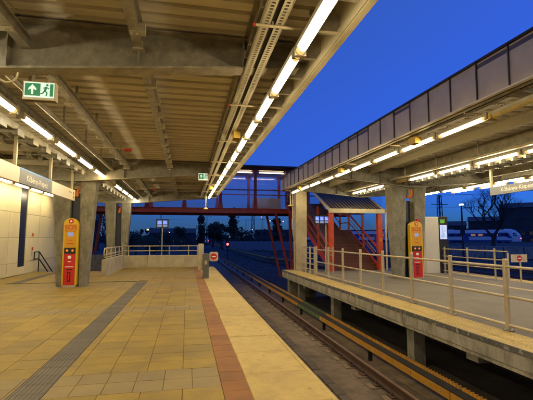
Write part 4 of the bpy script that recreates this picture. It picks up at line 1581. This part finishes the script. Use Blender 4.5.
def lamp_post(x, y, h, r, mat, label, group):
    e = empty('lamp_post', (x, y, -1.5), label, 'lamp', group)
    MB().tube((x, y, -1.5), (x, y, h), .09, 8, r2=.05).build('pole', 'dark_metal', e)
    MB().bar((x, y, h), (x - .8, y - .3, h + .1), .07, .07).build('arm', 'dark_metal', e)
    MB().tube((x - .8, y - .3, h - .12), (x - .8, y - .3, h + .1), r, 10, r2=r * .6).build('lamp_head', mat, e)
GL = 'far street lamps behind the yard'
for px, d, h, m in ((214, 150, 4.5, 'lamp_far'), (221, 130, 1.8, 'lamp_far_white'), (232, 140, 2.0, 'lamp_far_white'), (254, 170, 5.2, 'lamp_far_white'), (272, 150, 8.0, 'lamp_far_white'), (276, 150, 8.0, 'lamp_far_white'), (285, 160, 8.2, 'lamp_far'), (263, 180, 11, 'lamp_red'),
                    (172, 140, 3.6, 'lamp_far'), (152, 90, 3.4, 'lamp_far')):
    a = math.radians(11.19) + math.atan((px - 266.5) / 400)
    lamp_post(d * math.sin(a), d * math.cos(a), h, .24, m, {'lamp_far': 'far orange street lamp behind the yard', 'lamp_far_white': 'far white street lamp behind the yard', 'lamp_red': 'far red mast light behind the yard'}[m], GL)

def at_px(px, d):
    a = math.radians(11.19) + math.atan((px - 266.5) / 400)
    return d * math.sin(a), d * math.cos(a)

def leafy_tree(px, d, h, wdt, label, shape='round', n=900, base=-1.5):
    x, y = at_px(px, d)
    e = empty('tree', (x, y, base), label, 'tree', 'far trees beyond the yard')
    MB().tube((x, y, base), (x, y, base + h * .55), .035 * h, 8, r2=.012 * h).build('trunk', 'bark', e)
    m = MB()
    lobes = []
    if shape == 'tall':
        lobes = [(0, 0, .55, .5, .48)]
        lobes += [(random.uniform(-.12, .12), random.uniform(-.12, .12), random.uniform(.25, .95), random.uniform(.2, .34), random.uniform(.06, .12)) for _ in range(16)]
    else:
        lobes = [(random.uniform(-.32, .32), random.uniform(-.32, .32), random.uniform(.35, .85), random.uniform(.14, .3), random.uniform(.08, .2)) for _ in range(15)]
    for i in range(int(n * 2.2)):
        lx, ly, lz, lr, lh = random.choice(lobes)
        while True:
            p = Vector((random.uniform(-1, 1), random.uniform(-1, 1), random.uniform(-1, 1)))
            if .25 < p.length < 1:
                break
        c = Vector((x + (lx + p.x * lr) * wdt, y + (ly + p.y * lr) * wdt, base + h * (lz + p.z * lh)))
        s = random.uniform(.016, .04) * h
        u = Vector((random.gauss(0, 1), random.gauss(0, 1), random.gauss(0, 1))).normalized()
        v = u.orthogonal().normalized()
        m.add([c + u * s, c + v * s * .7, c - u * s, c - v * s * .7], [(0, 1, 2, 3)])
    m.build('crown', 'leaf_dark', e, smooth=False)
    return e
leafy_tree(202, 110, 8.8, 3.0, 'tall narrow dark conifer left of the far trees', 'tall', 1200)
leafy_tree(213, 125, 7.4, 5, 'low rounded dark tree beside the narrow conifer', n=900)
leafy_tree(222, 118, 8.0, 6, 'broad dark tree between the conifer and the tall poplar', n=1200)
leafy_tree(233, 108, 10.8, 3.6, 'tall dark poplar between the signal and the broad tree', 'tall', 1300)
leafy_tree(242, 122, 6.2, 5, 'low dark tree right of the tall poplar', n=800)
leafy_tree(181, 120, 6.8, 4, 'dark rounded tree seen past the double screen pole', n=800)
leafy_tree(277, 120, 9.5, 4.5, 'dark upright tree behind the bridge legs', 'tall', 900)
leafy_tree(150, 60, 3.6, 6, 'dark shrub behind the parapet railing', n=900)
leafy_tree(137, 70, 4.4, 6, 'dark dense shrub behind the columns', n=900)
leafy_tree(165, 85, 4.6, 8, 'wide dark hedge bush under the bridge', n=1000)
leafy_tree(430, 120, 7.0, 9, 'dark bushy tree behind the lattice mast', n=900)
leafy_tree(450, 140, 6.5, 9, 'dark bushy tree behind the signal mast', n=800)

def bare_tree(x, y, h, label, base=-1.5, seed=1, spread=.75, depth=6):
    rnd = random.Random(seed)
    e = empty('bare_tree', (x, y, base), label, 'tree')
    tr_, cr_ = MB(), MB()
    def grow(p, d, l, r, lv):
        q = p + d * l
        if lv <= 1:
            tr_.tube(p, q, r, 7, r2=r * .72, cap=False)
        else:
            cr_.tube(p, q, r, 4 if lv < 4 else 3, r2=r * .65, cap=False)
        if lv >= depth:
            return
        n = 3 if lv < 4 else rnd.choice((2, 3))
        for k in range(n):
            ax = Vector((rnd.gauss(0, 1), rnd.gauss(0, 1), rnd.gauss(0, .45))).normalized()
            nd = (d + ax * spread * rnd.uniform(.6, 1.25) + Vector((0, 0, .12))).normalized()
            grow(p + d * l * rnd.uniform(.72, 1.0), nd, l * rnd.uniform(.62, .86), r * rnd.uniform(.5, .68), lv + 1)
    grow(Vector((x, y, base)), Vector((rnd.uniform(-.05, .05), 0, 1)).normalized(), h * .25, h * .024, 0)
    tr_.build('trunk', 'bark', e)
    cr_.build('crown', 'bark', e, smooth=False)
bx, by = at_px(492, 75)
bare_tree(bx, by, 14.5, 'wide bare tree with fine branches behind the grey name board', seed=5, depth=7)
bx, by = at_px(108, 55)
bare_tree(bx, by, 9.5, 'bare tree with forked branches seen between the concrete columns', seed=9)
bx, by = at_px(80, 50)
bare_tree(bx, by, 8.5, 'bare tree behind the SOS post columns', seed=12)

# picket fence across the yard
fe = empty('fence', (40, 100, -1.5), 'long pale grey picket fence across the yard', 'fence')
pa_, pb_ = at_px(225, 105), at_px(420, 90)
m = MB()
n = 260
for k in range(n):
    t = k / (n - 1)
    x = pa_[0] + (pb_[0] - pa_[0]) * t
    y = pa_[1] + (pb_[1] - pa_[1]) * t
    m.box(x - .10, x + .10, y - .03, y + .03, -1.5, .75 + random.uniform(-.05, .05))
tag(m.build('pickets', 'fence_pale', fe), kind='stuff')
for z in (-.6, .4):
    MB().bar((pa_[0], pa_[1] + .06, z), (pb_[0], pb_[1] + .06, z), .06, .12).build('fence_rail', 'fence_pale', fe)

# catenary masts
def lattice_mast(px, d, h, label, w0=.9):
    x, y = at_px(px, d)
    e = empty('lattice_mast', (x, y, -1.5), label, 'mast', 'overhead line masts')
    m = MB()
    n = 12
    for sx, sy in ((-1, -1), (1, -1), (1, 1), (-1, 1)):
        m.bar((x + sx * w0 / 2, y + sy * w0 / 2, -1.5), (x + sx * w0 / 4, y + sy * w0 / 4, h), .10, .10, up=(0, 1, 0))
    m.build('mast_leg', 'dark_metal', e)
    b = MB()
    for k in range(n):
        za, zb = -1.5 + (h + 1.5) * k / n, -1.5 + (h + 1.5) * (k + 1) / n
        wa, wb = w0 / 2 * (1 - k / n / 2), w0 / 2 * (1 - (k + 1) / n / 2)
        s = 1 if k % 2 else -1
        b.bar((x - s * wa, y - wa, za), (x + s * wb, y - wb, zb), .06, .06, up=(0, 1, 0))
        b.bar((x - s * wa, y + wa, za), (x + s * wb, y + wb, zb), .06, .06, up=(0, 1, 0))
    b.build('bracing', 'dark_metal', e)
    MB().bar((x - 1.6, y, h * .82), (x + 1.6, y, h * .82), .09, .09).build('cross_arm', 'dark_metal', e)
lattice_mast(440, 75, 9.0, 'dark lattice overhead line mast beside the info kiosk')
lattice_mast(253, 120, 14.0, 'thin dark mast behind the far rails and bridge')
lattice_mast(296, 140, 12.0, 'dark mast behind the bridge legs')
def pole_mast(px, d, h, label, lamp=False):
    x, y = at_px(px, d)
    e = empty('line_pole', (x, y, -1.5), label, 'mast', 'slim line poles in the yard')
    MB().tube((x, y, -1.5), (x, y, h), .16, 8, r2=.09).build('pole', 'dark_metal', e)
    MB().bar((x, y, h * .93), (x + 1.7, y, h * .96), .07, .07).build('arm', 'dark_metal', e)
    if lamp:
        MB().cbox(x - .2, x + .2, y - .2, y + .2, h, h + .22, .05).build('lamp_head', 'lamp_far_white', e)
        MB().cbox(x - .22, x + .22, y - .2, y + .2, h * .35, h * .55, .05).build('signal_box', 'dark_metal', e)
pole_mast(462, 60, 6.0, 'yard lamp mast with a dark box behind the far railing', True)
for px, d, h in ((246, 160, 9), (262, 170, 10), (268, 170, 8), (161, 120, 11), (207, 150, 10), (288, 170, 9)):
    pole_mast(px, d, h, 'slim dark line pole far across the yard')

# buildings
def building(px0, px1, d, z1, label, lit=0, base=-1.5, roof=True, depth=10, seed=0):
    rnd = random.Random(seed)
    a = Vector((*at_px(px0, d), 0))
    b = Vector((*at_px(px1, d), 0))
    u = (b - a)
    L = u.length
    u.normalize()
    ang = math.atan2(u.y, u.x)
    e = empty('building', (a.x, a.y, base), label, 'building', rz=ang)
    H = z1 - base
    MB().box(0, L, 0, depth, 0, H).build('wall', 'building_dark', e, local=True)
    if roof:
        MB().prism([(-.4, H), (depth + .4, H), (depth / 2, H + depth * .22)], 'x', -.3, L + .3).build('roof', 'roof_dark', e, local=True)
    nw = max(2, int(L / 3.2))
    for k in range(nw):
        for r_ in range(max(1, int(H / 3.4))):
            x = 1.0 + k * (L - 2) / nw
            z = 1.2 + r_ * 3.2
            w_ = MB().box(x, x + 1.2, -.05, -.004, z, z + 1.4).build('window', 'window_lit' if rnd.random() < lit else 'glass_dark', e, local=True)
            MB().box(x - .08, x + 1.28, -.12, -.052, z - .12, z - .02).build('sill', 'building_dark', w_, local=True)
    return e
building(468, 505, 200, 9.0, 'long dark low building behind the bare tree', .05, seed=1)
building(500, 560, 185, 13.5, 'larger dark building behind the nose of the parked train', .02, seed=2)
building(560, 640, 190, 12.0, 'dark flat shed at the yard edge past the larger building', .02, seed=8, roof=False)
building(425, 466, 210, 7.5, 'low dark building behind the info kiosk', .15, seed=3)
building(150, 196, 190, 4.0, 'low dark building left of the far red train', .2, seed=4)
building(255, 297, 190, 5.6, 'low dark shed behind the picket fence', .1, seed=5, roof=False)
building(60, 100, 110, 6.0, 'dark building seen between the concrete column legs', .1, seed=6)

# far wood along the horizon
m = MB()
for i in range(2600):
    px = random.uniform(-250, 800)
    d = random.uniform(230, 300)
    x, y = at_px(px, d) if -100 < px < 640 else (random.uniform(-300, 400), random.uniform(220, 320))
    hh = 4.2 + 2.2 * math.sin(px * .05) + 1.5 * math.sin(px * .17 + 1) 
    c = Vector((x, y, random.uniform(-1.5, max(1.0, hh))))
    s = random.uniform(.8, 2.0)
    u = Vector((random.gauss(0, 1), random.gauss(0, .3), random.gauss(0, 1))).normalized()
    v = Vector((random.gauss(0, 1), random.gauss(0, .3), random.gauss(0, 1))).normalized()
    m.add([c + u * s, c + v * s, c - u * s, c - v * s], [(0, 1, 2, 3)])
tag(m.build('far_wood', 'wood_far', smooth=False), 'far dark wood along the horizon', 'wood', kind='stuff')

# ------------------------------------------------------------------ parked train in the yard
def train(px_r, d, ang, n_cars, label, base, livery):
    x, y = at_px(px_r, d)
    e = empty('train', (x, y, base), label, 'train', rz=ang)
    CL = 17.5
    for c in range(n_cars):
        o = -c * (CL + .6)
        # cross-section swept; nose on the first car
        secs = []
        prof = lambda s, dz: [(-1.4 * s, .35), (1.4 * s, .35), (1.45 * s, 1.2), (1.45 * s, 2.6 - dz * .3), (1.2 * s, 3.6 - dz), (.6 * s, 3.95 - dz), (-.6 * s, 3.95 - dz), (-1.2 * s, 3.6 - dz), (-1.45 * s, 2.6 - dz * .3), (-1.45 * s, 1.2)]
        st = [(0, 1, 0), (-CL, 1, 0)]
        if c == 0:
            st = [(1.9, .72, 2.3), (1.75, .86, 1.6), (1.2, .95, .95), (.5, .99, .35), (-.6, 1, 0), (-CL, 1, 0)]
        vs, fs = [], []
        for (xx, s, dz) in st:
            vs += [(o + xx, q, z) for q, z in prof(s, dz)]
        n = 10
        for i in range(len(st) - 1):
            for k in range(n):
                fs.append((i * n + k, i * n + (k + 1) % n, (i + 1) * n + (k + 1) % n, (i + 1) * n + k))
        fs += [tuple(range(n)), tuple(range((len(st) - 1) * n, len(st) * n))]
        MB().add(vs, fs).build('car_body', livery[0], e, local=True)
        st_ = MB().box(o - CL + .3, o - (.9 if c == 0 else .3), -1.475, -1.455, 1.75, 2.75)
        band = st_.build('window_band', livery[1], e, local=True)
        for k in range(8):
            xa = o - CL + 1.0 + k * 1.95
            MB().box(xa, xa + 1.2, -1.490, -1.477, 1.98, 2.55).build('window', 'window_lit' if random.random() < .5 else 'glass_dark', e, local=True)
        for xa in (o - 5.2, o - 12.6):
            MB().box(xa, xa + 1.3, -1.497, -1.492, .55, 2.7).build('door', livery[1], e, local=True)
        MB().box(o - CL + .2, o - .2, -1.478, -1.452, .36, .75).build('skirt', livery[1], e, local=True)
        MB().box(o - CL + 2, o - 2, -.9, .9, 3.9, 4.25).build('roof_gear', 'dark_metal', e, local=True)
        for xa in (o - 2.5, o - CL + 2.5):
            for dx in (-.9, .9):
                MB().tube((xa + dx, -.85, .2), (xa + dx, .85, .2), .42, 14).build('wheelset', 'dark_metal', e, local=True)
    # windscreen and lamps on the nose
    MB().add([(.35, -1.492, 1.9), (1.25, -1.40, 1.9), (1.0, -1.33, 2.65), (.2, -1.46, 2.9)], [(0, 1, 2, 3)]).build('side_windscreen', 'glass_dark', e, local=True)
    MB().add([(-1.0, -1.475, 2.9), (-3.2, -1.475, 2.9), (-1.0, -1.475, 1.4), (.1, -1.485, 1.2)], [(0, 1, 2, 3)]).build('livery_flash', livery[1], e, local=True)
    for s in (-1, 1):
        MB().tube((1.72, s * .95, 1.25), (1.93, s * .95, 1.25), .13, 10).build('tail_lamp', 'lamp_red', e, local=True)
    return e
tx0 = 512
x_, y_ = at_px(tx0, 135)
va = math.atan2(x_, y_)
train(tx0, 135, -va + R(-8), 4, 'white and blue parked train with lit windows in the yard', .25, ('train_white', 'train_blue'))
em = MB()
c0, c1, c2_, c3 = at_px(400, 84), at_px(700, 80), at_px(700, 230), at_px(400, 230)
em.hexa([(*c0, -1.6), (*c1, -1.6), (*c2_, -1.6), (*c3, -1.6)], [(*c0, .22), (*c1, .22), (*c2_, .22), (*c3, .22)])
tag(em.build('embankment', 'terrain'), 'dark raised ground carrying the parked train', 'embankment', kind='structure')
# low yard platform in front of it
a = Vector((*at_px(436, 76), 0))
b = Vector((*at_px(545, 72), 0))
yp = empty('yard_platform', (a.x, a.y, -1.5), 'low dark concrete block platform in front of the parked train', 'platform')
for k in range(6):
    p, q = a.lerp(b, k / 6 + .004), a.lerp(b, (k + 1) / 6 - .004)
    MB().bar((p.x, p.y, -.6), (q.x, q.y, -.6), 3.0, 1.75).build('platform_block', 'kerb_concrete', yp)
train(206, 225, R(-78), 2, 'small far white train with red tail lamps beyond the parapet', -1.2, ('train_white', 'train_red'))

# overhead wires
ow = empty('overhead_wires', (30, 60, 6), 'thin dark overhead wires across the yard', 'wires')
for (p0, p1) in (((430, 60, 7.6), (640, 60, 8.4)), ((430, 70, 6.6), (640, 60, 6.8)), ((150, 120, 7), (330, 120, 8))):
    a = Vector((*at_px(p0[0], p0[1]), p0[2]))
    b = Vector((*at_px(p1[0], p1[1]), p1[2]))
    m = MB()
    pr_ = a
    for k in range(1, 13):
        t = k / 12
        q = a.lerp(b, t) - Vector((0, 0, 1.2 * 4 * t * (1 - t) * .5))
        m.tube(pr_, q, .025, 4, cap=False)
        pr_ = q
    m.build('wire', 'dark_metal', ow)
